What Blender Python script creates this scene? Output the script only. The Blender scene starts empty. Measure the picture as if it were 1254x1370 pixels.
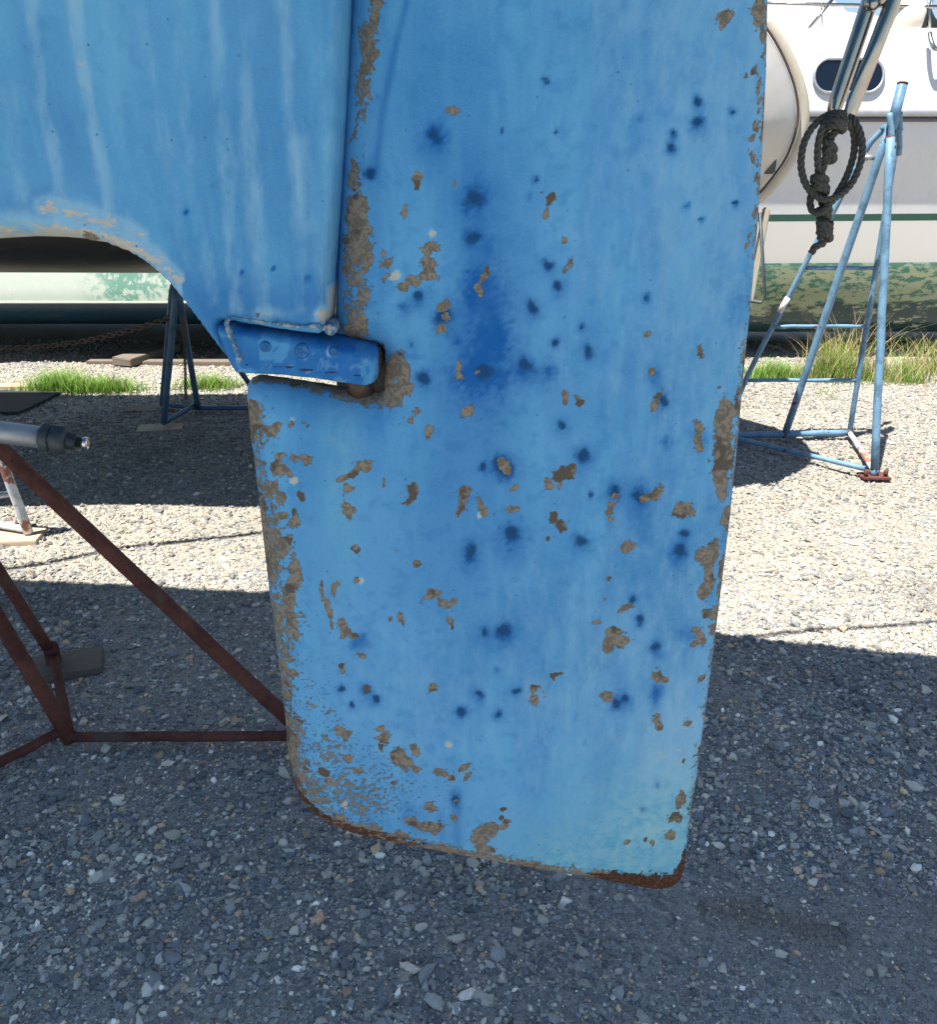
import bpy, bmesh, math, random
import numpy as np
from mathutils import Vector, Matrix, Quaternion
random.seed(7); rng = np.random.default_rng(7)
scene = bpy.context.scene
C = scene.collection

# ------------------------------------------------------------ camera, sky, sun
CAM_H, FPX, PITCH = 1.30, 1150.0, math.radians(22.9)
cam_d = bpy.data.cameras.new('camera'); cam = bpy.data.objects.new('camera', cam_d); C.objects.link(cam)
cam.location = (0, 0, CAM_H); cam.rotation_euler = (math.pi/2 - PITCH, 0, 0)
cam_d.sensor_fit = 'HORIZONTAL'; cam_d.sensor_width = 36; cam_d.lens = 36*FPX/1254
cam_d.clip_start = 0.02; cam_d.clip_end = 900
scene.camera = cam
SUN = Vector((-0.27, -0.23, 1.0)).normalized()
world = bpy.data.worlds.new('World'); scene.world = world; world.use_nodes = True
wn = world.node_tree; bg = wn.nodes['Background']
sky = wn.nodes.new('ShaderNodeTexSky'); sky.sky_type = 'NISHITA'; sky.sun_disc = False
sky.sun_elevation = math.asin(SUN.z); sky.sun_rotation = math.atan2(SUN.x, SUN.y)
sky.air_density = 1.0; sky.dust_density = 0.3; sky.ozone_density = 2.5
wn.links.new(sky.outputs[0], bg.inputs[0]); bg.inputs[1].default_value = 0.06
sd = bpy.data.lights.new('sun', 'SUN'); sd.energy = 5.0; sd.angle = math.radians(0.5); sd.color = (1.0, 0.94, 0.84)
so = bpy.data.objects.new('sun', sd); C.objects.link(so); so.rotation_euler = SUN.to_track_quat('Z', 'Y').to_euler()
scene.view_settings.view_transform = 'Standard'; scene.view_settings.look = 'None'
scene.view_settings.gamma = 1; scene.view_settings.exposure = 1.3
scene.cycles.max_bounces = 8; scene.cycles.diffuse_bounces = 5

# ------------------------------------------------------------ helpers
FW = Vector((0, math.cos(PITCH), -math.sin(PITCH))); UP = Vector((0, math.sin(PITCH), math.cos(PITCH)))
def ray(x, y): return FW + Vector(((x-627)/FPX, 0, 0)) + UP*(-(y-685)/FPX)
def at(x, y, Y):
    d = ray(x, y); return Vector((0, 0, CAM_H)) + d*(Y/d.y)
def gnd(x, y, z=0.0):
    d = ray(x, y); return Vector((0, 0, CAM_H)) + d*((z-CAM_H)/d.z)
def photo_xy(X, Y, Z):
    z = Z-CAM_H; dep = Y*FW.y + z*FW.z
    return 627 + FPX*X/dep, 685 - FPX*(Y*UP.y + z*UP.z)/dep

def vnoise(x, y, s, seed=0):
    x = np.asarray(x, float)*s; y = np.asarray(y, float)*s
    xi = np.floor(x).astype(np.int64); yi = np.floor(y).astype(np.int64); fx = x-xi; fy = y-yi
    fx = fx*fx*(3-2*fx); fy = fy*fy*(3-2*fy)
    def h(a, b):
        n = (a*374761393 + b*668265263 + seed*1442695041) & 0xffffffff
        n = ((n ^ (n >> 13))*1274126177) & 0xffffffff
        return ((n ^ (n >> 16)) & 0xffff)/65535.0
    return (h(xi, yi)*(1-fx)+h(xi+1, yi)*fx)*(1-fy) + (h(xi, yi+1)*(1-fx)+h(xi+1, yi+1)*fx)*fy
def fbm(x, y, s, o=3, seed=0):
    r = 0; a = 1; t = 0
    for k in range(o): r = r + a*vnoise(x, y, s*2**k, seed+k*17); t += a; a *= .5
    return r/t

def tag(o, label=None, cat=None, group=None, kind=None):
    if label: o['label'] = label
    if cat: o['category'] = cat
    if group: o['group'] = group
    if kind: o['kind'] = kind
    return o
def empty(name, loc, label, cat, group=None):
    o = bpy.data.objects.new(name, None); C.objects.link(o); o.location = loc; o.empty_display_size = .1
    return tag(o, label, cat, group)
def link(name, me, m, parent=None):
    o = bpy.data.objects.new(name, me); C.objects.link(o)
    if m and not me.materials: me.materials.append(m)
    if parent:
        o.parent = parent
        w = Matrix.Translation(-chain_loc(parent)); o.matrix_basis = w
    return o
def chain_loc(p):
    v = Vector((0, 0, 0))
    while p: v += p.location; p = p.parent
    return v
def mesh_np(name, V, F, smooth=True):
    me = bpy.data.meshes.new(name); V = np.asarray(V, np.float32); F = np.asarray(F, np.int32)
    k = F.shape[1]
    me.vertices.add(len(V)); me.vertices.foreach_set('co', V.ravel())
    me.loops.add(F.size); me.loops.foreach_set('vertex_index', F.ravel())
    me.polygons.add(len(F)); me.polygons.foreach_set('loop_start', np.arange(0, F.size, k, dtype=np.int32))
    me.polygons.foreach_set('use_smooth', np.full(len(F), smooth))
    me.update(calc_edges=True); me.validate()
    return me
def attr_col(me, name, A):
    a = me.attributes.new(name, 'FLOAT_COLOR', 'POINT')
    B = np.ones((len(me.vertices), 4), np.float32); B[:, :A.shape[1]] = A
    a.data.foreach_set('color', B.ravel())
def bm_obj(name, bm, m, parent=None, smooth=False):
    bmesh.ops.recalc_face_normals(bm, faces=bm.faces)
    me = bpy.data.meshes.new(name); bm.to_mesh(me); bm.free()
    if smooth:
        for p in me.polygons: p.use_smooth = True
    return link(name, me, m, parent)

def sweep(path, r, n=12, closed=False, cap=True, flat=1.0):
    """tube through the points; returns V, F (quads + degenerate-free cap quads left to bmesh)"""
    P = [Vector(p) for p in path]; N = len(P)
    rs = r if hasattr(r, '__len__') else [r]*N
    T = []
    for i in range(N):
        a = P[(i-1) % N] if (closed or i) else P[0]; b = P[(i+1) % N] if (closed or i < N-1) else P[-1]
        T.append((b-a).normalized())
    u = T[0].orthogonal().normalized(); rings = []
    for i in range(N):
        u = (u - T[i]*u.dot(T[i])).normalized(); v = T[i].cross(u)
        rings.append((u.copy(), v))
    return P, T, rings, rs
def tube_bm(bm, path, r, n=12, closed=False, cap=True):
    P, T, R, rs = sweep(path, r, n, closed, cap); N = len(P); rows = []
    for i in range(N):
        u, v = R[i]
        rows.append([bm.verts.new(P[i] + (u*math.cos(2*math.pi*k/n) + v*math.sin(2*math.pi*k/n))*rs[i]) for k in range(n)])
    for i in range(N if closed else N-1):
        a, b = rows[i], rows[(i+1) % N]
        for k in range(n): bm.faces.new((a[k], a[(k+1) % n], b[(k+1) % n], b[k])).smooth = True
    if cap and not closed:
        bm.faces.new(rows[0][::-1]); bm.faces.new(rows[-1])
def catmull(pts, sub=8, closed=False):
    P = [Vector(p) for p in pts]; N = len(P); out = []
    rng_ = range(N) if closed else range(N-1)
    for i in rng_:
        if closed: a, b, c, d = P[i-1], P[i], P[(i+1) % N], P[(i+2) % N]
        else: a, b, c, d = P[max(i-1, 0)], P[i], P[i+1], P[min(i+2, N-1)]
        for k in range(sub):
            t = k/sub
            out.append(.5*((2*b)+(c-a)*t+(2*a-5*b+4*c-d)*t*t+(-a+3*b-3*c+d)*t**3))
    if not closed: out.append(P[-1])
    return out
def tube(name, path, r, m, parent=None, n=12, closed=False, wob=0.0):
    bm = bmesh.new(); path = [Vector(p) for p in path]
    if wob and len(path) == 2:
        L = (path[1]-path[0]); k = 10
        path = [path[0]+L*(i/k) + Vector([random.uniform(-wob, wob) for _ in range(3)])*(0 if i in (0, k) else 1) for i in range(k+1)]
    tube_bm(bm, path, r, n, closed); return bm_obj(name, bm, m, parent)
def box_bm(bm, size, M=Matrix(), bev=0.0):
    r = bmesh.ops.create_cube(bm, size=1, matrix=M @ Matrix.Diagonal((*size, 1)))
    if bev:
        es = list({e for v in r['verts'] for e in v.link_edges})
        bmesh.ops.bevel(bm, geom=es, offset=bev, segments=2, affect='EDGES', clamp_overlap=True)
def box(name, loc, size, m, parent=None, rz=0, bev=0.003, rx=0, ry=0, jit=0):
    bm = bmesh.new(); M = Matrix.Translation(loc) @ Matrix.Rotation(rz, 4, 'Z') @ Matrix.Rotation(ry, 4, 'Y') @ Matrix.Rotation(rx, 4, 'X')
    box_bm(bm, size, M, bev)
    if jit:
        for v in bm.verts: v.co += Vector([random.uniform(-jit, jit) for _ in range(3)])
    return bm_obj(name, bm, m, parent)

def slab(name, outline, Yc, tfun, Rfun, xs, zs, flat_top=None, minT=0.0004):
    """solid with the outline given in the upright XZ plane, thickness 2*t, rounded rim. returns mesh, info"""
    O = np.array(outline, float); A = O; B = np.roll(O, -1, 0)
    X, Z = np.meshgrid(xs, zs, indexing='ij')
    def inside(px, pz):
        r = np.zeros(px.shape, bool)
        for (x1, z1), (x2, z2) in zip(A, B):
            c = ((z1 > pz) != (z2 > pz))
            with np.errstate(divide='ignore', invalid='ignore'):
                xi = (x2-x1)*(pz-z1)/((z2-z1) if z2 != z1 else 1e-12)+x1
            r ^= c & (px < xi)
        return r
    def nearest(px, pz, skip_top=False):
        best = np.full(px.shape, 1e9); qx = px.copy(); qz = pz.copy()
        for (x1, z1), (x2, z2) in zip(A, B):
            if skip_top and flat_top is not None and min(z1, z2) > flat_top: continue
            dx, dz = x2-x1, z2-z1; L = dx*dx+dz*dz+1e-15
            t = np.clip(((px-x1)*dx+(pz-z1)*dz)/L, 0, 1); cx = x1+t*dx; cz = z1+t*dz
            d = (px-cx)**2+(pz-cz)**2; m = d < best
            best[m] = d[m]; qx[m] = cx[m]; qz[m] = cz[m]
        return np.sqrt(best), qx, qz
    cx = (X[1:, 1:]+X[:-1, :-1])/2; cz = (Z[1:, 1:]+Z[:-1, :-1])/2
    keep = inside(cx, cz)
    cnt = np.zeros(X.shape, int)
    for a in (0, 1):
        for b in (0, 1): cnt[a:a+keep.shape[0], b:b+keep.shape[1]] += keep
    used = cnt > 0; bd = used & (cnt < 4)
    _, qx, qz = nearest(X[bd], Z[bd]); X = X.copy(); Z = Z.copy(); X[bd] = qx; Z[bd] = qz
    px, pz = X[used], Z[used]
    d, _, _ = nearest(px, pz, True)
    R = Rfun(px, pz); s = np.clip(d/R, 0, 1)
    t = tfun(px, pz)*np.sqrt(np.maximum(1-(1-s)**2, 0)); t = np.maximum(t, minT)
    idx = -np.ones(X.shape, int); idx[used] = np.arange(used.sum()); n = used.sum()
    V = np.concatenate([np.stack([px, Yc-t, pz], 1), np.stack([px, Yc+t, pz], 1)])
    i, j = np.nonzero(keep)
    q = np.stack([idx[i, j], idx[i+1, j], idx[i+1, j+1], idx[i, j+1]], 1)
    rim = []
    K = np.pad(keep, 1)
    for di, dj, e in ((0, -1, (0, 1)), (1, 0, (1, 2)), (0, 1, (2, 3)), (-1, 0, (3, 0))):
        m = ~K[i+1+di, j+1+dj]
        a, b = q[m, e[0]], q[m, e[1]]; rim.append(np.stack([b, a, a+n, b+n], 1))
    F = np.concatenate([q, q[:, ::-1]+n]+rim)
    me = mesh_np(name, V, F)
    return me

# ------------------------------------------------------------ node helpers
class M:
    def __init__(s, name, rough=.6, metal=0.0, spec=.4):
        s.m = bpy.data.materials.new(name); s.m.use_nodes = True; s.t = s.m.node_tree
        s.b = s.t.nodes['Principled BSDF']; s.b.inputs['Roughness'].default_value = rough
        s.b.inputs['Metallic'].default_value = metal; s.b.inputs['Specular IOR Level'].default_value = spec
        s.tc = s.t.nodes.new('ShaderNodeTexCoord'); s.P = s.tc.outputs['Object']; s._w = None
    def geo(s):
        g = s.t.nodes.new('ShaderNodeNewGeometry'); return g.outputs['Position']
    def set(s, inp, v):
        if isinstance(v, bpy.types.NodeSocket): s.t.links.new(v, inp)
        elif isinstance(v, (tuple, list)): inp.default_value = (*v, 1) if len(v) == 3 and inp.type == 'RGBA' else v
        else: inp.default_value = v
    def noise(s, sc, det=4, rough=.55, vec=None, dist=0.0):
        n = s.t.nodes.new('ShaderNodeTexNoise'); n.inputs['Scale'].default_value = sc; n.inputs['Detail'].default_value = det
        n.inputs['Roughness'].default_value = rough; n.inputs['Distortion'].default_value = dist
        s.t.links.new(vec or s.P, n.inputs['Vector']); return n.outputs['Fac']
    def voro(s, sc, vec=None, feat='F1', out='Distance'):
        n = s.t.nodes.new('ShaderNodeTexVoronoi'); n.feature = feat; n.inputs['Scale'].default_value = sc
        s.t.links.new(vec or s.P, n.inputs['Vector']); return n.outputs[out]
    def scale(s, v, vec=None):
        n = s.t.nodes.new('ShaderNodeMapping'); n.inputs['Scale'].default_value = v
        s.t.links.new(vec or s.P, n.inputs['Vector']); return n.outputs[0]
    def rot(s, ang, v):
        n = s.t.nodes.new('ShaderNodeMapping'); n.inputs['Rotation'].default_value = ang; n.inputs['Scale'].default_value = v
        s.t.links.new(s.P, n.inputs['Vector']); return n.outputs[0]
    def math(s, op, a, b=0.0, clamp=False):
        n = s.t.nodes.new('ShaderNodeMath'); n.operation = op; n.use_clamp = clamp
        s.set(n.inputs[0], a); s.set(n.inputs[1], b); return n.outputs[0]
    def step(s, v, a, b):
        n = s.t.nodes.new('ShaderNodeMapRange'); n.interpolation_type = 'SMOOTHSTEP'
        s.set(n.inputs['Value'], v); n.inputs['From Min'].default_value = a; n.inputs['From Max'].default_value = b; return n.outputs[0]
    def mix(s, f, a, b):
        n = s.t.nodes.new('ShaderNodeMix'); n.data_type = 'RGBA'
        s.set(n.inputs[0], f); s.set(n.inputs[6], a); s.set(n.inputs[7], b); return n.outputs[2]
    def mul(s, a, b):
        n = s.t.nodes.new('ShaderNodeMix'); n.data_type = 'RGBA'; n.blend_type = 'MULTIPLY'; n.inputs[0].default_value = 1
        s.set(n.inputs[6], a); s.set(n.inputs[7], b); return n.outputs[2]
    def gray(s, f, a, b):
        return s.mix(f, (a, a, a), (b, b, b))
    def attr(s, name):
        n = s.t.nodes.new('ShaderNodeAttribute'); n.attribute_name = name
        p = s.t.nodes.new('ShaderNodeSeparateColor'); s.t.links.new(n.outputs['Color'], p.inputs[0]); s.alpha = n.outputs['Alpha']; return n.outputs['Color'], p.outputs
    def xyz(s, vec=None):
        p = s.t.nodes.new('ShaderNodeSeparateXYZ'); s.t.links.new(vec or s.P, p.inputs[0]); return p.outputs
    def col(s, c): s.set(s.b.inputs['Base Color'], c); return s
    def rough(s, c): s.set(s.b.inputs['Roughness'], c); return s
    def bump(s, h, strength=.5, dist=.002):
        n = s.t.nodes.new('ShaderNodeBump'); n.inputs['Strength'].default_value = strength; n.inputs['Distance'].default_value = dist
        s.t.links.new(h, n.inputs['Height'])
        old = s.b.inputs['Normal'].links
        if old: s.t.links.new(old[0].from_socket, n.inputs['Normal'])
        s.t.links.new(n.outputs[0], s.b.inputs['Normal']); return s

# ------------------------------------------------------------ materials
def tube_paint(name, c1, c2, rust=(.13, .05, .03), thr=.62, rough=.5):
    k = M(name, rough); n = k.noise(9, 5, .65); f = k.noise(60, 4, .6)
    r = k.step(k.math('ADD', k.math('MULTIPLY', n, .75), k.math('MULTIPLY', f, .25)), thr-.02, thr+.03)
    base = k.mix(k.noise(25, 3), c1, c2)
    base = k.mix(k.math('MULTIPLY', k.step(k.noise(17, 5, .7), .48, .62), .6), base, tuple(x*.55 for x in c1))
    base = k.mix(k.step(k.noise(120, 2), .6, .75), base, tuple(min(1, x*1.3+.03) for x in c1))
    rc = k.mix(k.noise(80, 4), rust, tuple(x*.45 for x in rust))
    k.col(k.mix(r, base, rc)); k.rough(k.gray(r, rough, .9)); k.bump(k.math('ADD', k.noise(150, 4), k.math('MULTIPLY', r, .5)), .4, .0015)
    return k.m
m_rust = None
k = M('rusty_iron', .85, 0, .25)
n1 = k.noise(14, 6, .7); n2 = k.noise(110, 5, .7); n3 = k.noise(5, 3)
c = k.mix(k.step(n1, .35, .65), (.085, .032, .026), (.16, .062, .045)); c = k.mix(k.step(n2, .58, .72), c, (.03, .016, .016))
c = k.mix(k.step(n3, .6, .68), c, (.11, .075, .055))
k.col(c); k.bump(n2, .8, .0025); k.bump(n1, .4, .004); m_rust = k.m
m_bluepost = tube_paint('chalky_light_blue_paint', (.085, .19, .31), (.17, .30, .42), thr=.61)
m_rustblue = tube_paint('rust_bleeding_blue_paint', (.07, .18, .32), (.12, .26, .40), (.12, .045, .028), .47, .75)
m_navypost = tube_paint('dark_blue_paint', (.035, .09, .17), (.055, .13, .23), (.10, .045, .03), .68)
m_palepost = tube_paint('flaking_pale_paint', (.62, .60, .62), (.50, .56, .62), (.38, .17, .11), .50, .7)
k = M('galvanised_steel', .42, .7); n = k.voro(60, out='Color'); k.col(k.mix(k.noise(30, 4), (.30, .33, .37), (.52, .55, .58))); k.rough(k.gray(k.noise(50, 4), .3, .6)); k.bump(k.noise(200, 3), .2, .0008); m_galv = k.m
k = M('oily_dark_steel', .55, .5); k.col(k.mix(k.noise(60, 5), (.025, .04, .05), (.10, .12, .13))); k.bump(k.noise(180, 4), .5, .0015); m_nut = k.m
k = M('bright_steel', .22, 1.0); k.col(k.mix(k.noise(90, 3), (.55, .54, .52), (.75, .74, .72))); m_bright = k.m
k = M('polished_stainless', .2, 1.0); k.col(k.mix(k.noise(40, 4), (.30, .28, .26), (.52, .50, .47))); k.rough(k.gray(k.noise(70, 4), .14, .34)); k.bump(k.noise(120, 3), .06, .001); m_steel = k.m
k = M('weathered_timber', .85); g = k.noise(30, 5, .6, k.scale((1, 9, 9))); k.col(k.mix(g, (.09, .078, .064), (.24, .205, .165))); k.bump(g, .6, .003); m_wood = k.m
k = M('fresh_plywood', .8); g = k.noise(25, 5, .6, k.scale((1, 8, 8))); k.col(k.mix(g, (.33, .24, .17), (.52, .42, .32))); k.bump(g, .4, .002); m_ply = k.m
k = M('tarred_rope', .9, 0, .2); k.col(k.mix(k.noise(300, 3), (.045, .048, .042), (.13, .13, .115))); k.bump(k.noise(900, 2), .6, .0006); m_rope = k.m
k = M('black_rubber_mat', .85); k.col(k.mix(k.noise(20), (.02, .022, .025), (.04, .043, .05))); m_mat = k.m

# paint on the blue boat ------------------------------------------------
def blue_boat_paint(name, is_rudder):
    k = M(name, .62, 0, .18)
    c0, A = k.attr('wear'); al = k.alpha; c1, Bv = k.attr('tone')       # wear: chip, stain, fleck ; tone: cyan, pale, rust
    chip, stain, fleck = A[0], A[1], A[2]; cyan, pale, rust = Bv[0], Bv[1], Bv[2]
    big = k.noise(3.5, 4, .6); vert = k.noise(9, 4, .6, k.scale((2.2, 2.2, .35))); fine = k.noise(170, 5, .65); fine2 = k.noise(55, 4, .6)
    base = k.mix(k.step(big, .3, .7), (.048, .238, .51), (.100, .335, .62))
    base = k.mix(k.math('MULTIPLY', k.step(vert, .42, .66), .45), base, (.13, .43, .68))
    base = k.mix(k.math('MULTIPLY', k.step(k.noise(620, 4, .7), .48, .66), .26), base, (.17, .46, .68))
    base = k.mix(k.math('MULTIPLY', k.step(fine2, .48, .72), .38), base, (.025, .20, .47))
    base = k.mix(cyan, base, k.mix(k.step(k.noise(55, 6, .75), .35, .65), (.09, .36, .52), (.26, .52, .56)))
    sn = k.math('MULTIPLY', stain, k.math('ADD', k.math('MULTIPLY', k.noise(45, 5, .7), .8), .62), True)
    base = k.mix(k.math('MULTIPLY', sn, 1.0, True), base, (.001, .105, .37))
    core = k.step(k.math('ADD', al, k.math('MULTIPLY', k.math('SUBTRACT', k.noise(170, 5, .7), .5), 1.1)), .08, .80)
    base = k.mix(k.math('MULTIPLY', core, .92), base, (.002, .055, .16))
    # pale run-off and scraping
    pn = k.math('ADD', k.math('MINIMUM', pale, .72), k.math('MULTIPLY', k.math('SUBTRACT', k.noise(34, 6, .72, k.scale((1.6, 1.6, .6))), .5), 1.1))
    base = k.mix(k.math('MULTIPLY', k.step(pn, .12, .95), .85), base, (.25, .48, .66))
    sc = k.step(k.math('ADD', pale, k.math('MULTIPLY', k.math('SUBTRACT', k.noise(85, 6, .78, k.rot((0, .5, 0), (.5, 1, 1.5))), .5), 3.6)), 1.06, 1.13)
    base = k.mix(sc, base, k.mix(fine, (.30, .30, .27), (.58, .58, .52)))
    # pin-holes and specks
    vs = k.voro(75); sp = k.math('MULTIPLY', k.math('SUBTRACT', 1.0, k.step(vs, .05, .13)), k.step(k.noise(20, 2), .52, .6))
    base = k.mix(k.math('MULTIPLY', sp, .75), base, (.03, .12, .25))
    # chips
    nA = k.math('MULTIPLY', k.math('SUBTRACT', k.noise(70, 4, .65, None, 1.0), .5), 1.25)
    nB = k.math('MULTIPLY', k.math('SUBTRACT', k.noise(170, 5, .7), .5), 1.25)
    fld = k.math('ADD', chip, k.math('ADD', nA, nB))
    cm = k.step(fld, .49, .52)
    fl = k.step(k.math('ADD', fleck, k.math('MULTIPLY', k.math('SUBTRACT', k.noise(190, 6, .75, k.rot((0, .75, 0), (.9, 1, 1.05))), .5), 2.2)), .66, .70)
    cm = k.math('MAXIMUM', cm, fl)
    inner = k.noise(120, 4, .6, None, 1.2)
    cc = k.mix(k.step(inner, .44, .56), (.145, .132, .108), (.240, .212, .165))
    cc = k.mix(k.step(k.noise(33, 3), .55, .60), cc, (.10, .086, .072))
    cc = k.mix(k.math('SUBTRACT', 1.0, k.step(fld, .52, .60)), cc, (.235, .205, .15))
    rustc = k.mix(k.noise(70, 6, .75), (.022, .011, .009), (.105, .045, .028))
    rm = k.step(k.math('ADD', rust, k.math('MULTIPLY', k.math('SUBTRACT', k.noise(110, 6, .75), .5), 1.5)), .46, .56)
    rustc = k.mix(k.step(k.noise(240, 5, .7), .52, .62), rustc, (.15, .085, .055))
    col = k.mix(cm, base, cc); col = k.mix(rm, col, rustc)
    k.col(col); k.rough(k.gray(k.math('MAXIMUM', cm, rm), .6, .9))
    k.bump(k.math('SUBTRACT', 1.0, k.math('MAXIMUM', cm, rm)), .9, .0026)
    k.bump(k.noise(420, 4, .6), .22, .0007)
    k.bump(k.noise(38, 5, .6, k.scale((1.3, 1.3, .8))), .22, .0022)
    vb = k.voro(30); k.bump(k.math('MULTIPLY', k.math('SUBTRACT', 1.0, k.step(vb, .05, .22)), k.step(k.noise(11, 2), .58, .66)), .3, .0012)
    return k.m
m_blue = blue_boat_paint('chipped_blue_antifouling', True)

def seg_field(px, py, pts, w):
    """distance field to a polyline in photo pixels, returns 1 at the line falling to 0.5 at w"""
    d = np.full(px.shape, 1e9)
    for (x1, y1), (x2, y2) in zip(pts[:-1], pts[1:]):
        L = (x2-x1)**2+(y2-y1)**2+1e-9; t = np.clip(((px-x1)*(x2-x1)+(py-y1)*(y2-y1))/L, 0, 1)
        d = np.minimum(d, (px-x1-t*(x2-x1))**2+(py-y1-t*(y2-y1))**2)
    return np.sqrt(d)

# ------------------------------------------------------------ ground sheet
def gh(x, y):
    w = np.exp(-((np.asarray(y)-2.5)/6)**2)
    return ((fbm(x, y, 1.1, 3, 3)-.5)*.045 + (fbm(x, y, 6, 2, 9)-.5)*.010)*w
gx = np.concatenate([-np.geomspace(250, 5.2, 16), np.concatenate([np.arange(-5, -1.2, .06), np.arange(-1.2, 1.2, .02), np.arange(1.2, 5.01, .06)]), np.geomspace(5.2, 250, 16)])
gy = np.concatenate([-np.geomspace(250, 1.3, 18), np.concatenate([np.arange(-1.2, .6, .06), np.arange(.6, 2.5, .02), np.arange(2.5, 9.01, .06)]), np.geomspace(9.2, 400, 18)])
GX, GY = np.meshgrid(gx, gy, indexing='ij'); nx, ny = GX.shape
ii = np.arange(nx*ny).reshape(nx, ny)
F = np.stack([ii[:-1, :-1].ravel(), ii[1:, :-1].ravel(), ii[1:, 1:].ravel(), ii[:-1, 1:].ravel()], 1)
me = mesh_np('ground', np.stack([GX.ravel(), GY.ravel(), gh(GX, GY).ravel()], 1), F)
k = M('gravel_grit', .95, 0, .2)
v1 = k.voro(85, out='Color'); v2 = k.voro(230, out='Color')
s1 = k.xyz(v1)[0]; s2 = k.xyz(v2)[1]
c = k.mix(s1, (.27, .256, .236), (.58, .545, .485)); c = k.mix(k.math('MULTIPLY', k.step(s2, .2, .9), .5), c, (.40, .375, .33))
c = k.mix(k.step(k.noise(2.0, 3), .45, .65), c, k.mix(s2, (.33, .308, .272), (.54, .505, .45)))
c = k.mix(k.math('MULTIPLY', k.step(k.xyz()[1], 1.7, 2.6), .6), c, (.36, .33, .27))  # grit colour also adjusted for light: separate tan tone on the sunlit far ground
_, yd = k.attr('yard'); c = k.mul(c, k.mix(k.step(k.math('ADD', yd[0], k.math('MULTIPLY', k.math('SUBTRACT', k.noise(40, 5), .5), 1.2)), .1, .95), (1, 1, 1), (.80, .74, .66)))
k.col(k.mul(c, k.gray(k.noise(1.2, 4), .66, 1.2)))
k.bump(k.math('SUBTRACT', 1.0, k.voro(110)), 1.0, .007); k.bump(k.math('SUBTRACT', 1.0, k.voro(260)), .9, .003); k.bump(k.noise(500, 3), .5, .001)
_dm = []
tag(link('ground', me, k.m), 'grey crushed gravel yard', None, None, 'structure'); C.objects['ground'].pop('category', None); ground_me = me

def damp(x, y):
    a, b = photo_xy(x, y, 0*x); w = (fbm(x, y, 11, 4, 12)-.5)*110
    return np.clip(.85*np.exp(-(seg_field(a+w, b+w*.5, [(925, 1206), (990, 1212), (1080, 1235), (1125, 1248)], 1)/np.interp(a, [900, 1000, 1150], [14, 24, 17]))**2), 0, 1)
# dusty worn patches decide where stones are few
def dusty(x, y):
    px, py = photo_xy(x, y, 0*x)
    d = np.exp(-((px-1010)/330)**2-((py-1225)/60)**2)*1.0 + np.exp(-((px-1130)/260)**2-((py-1330)/80)**2)*.8
    d += np.exp(-((px-170)/260)**2-((py-1370)/85)**2)*.55
    return np.clip(d + (fbm(x, y, 9, 3, 5)-.5)*.8*(d > .05), 0, 1)

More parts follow.
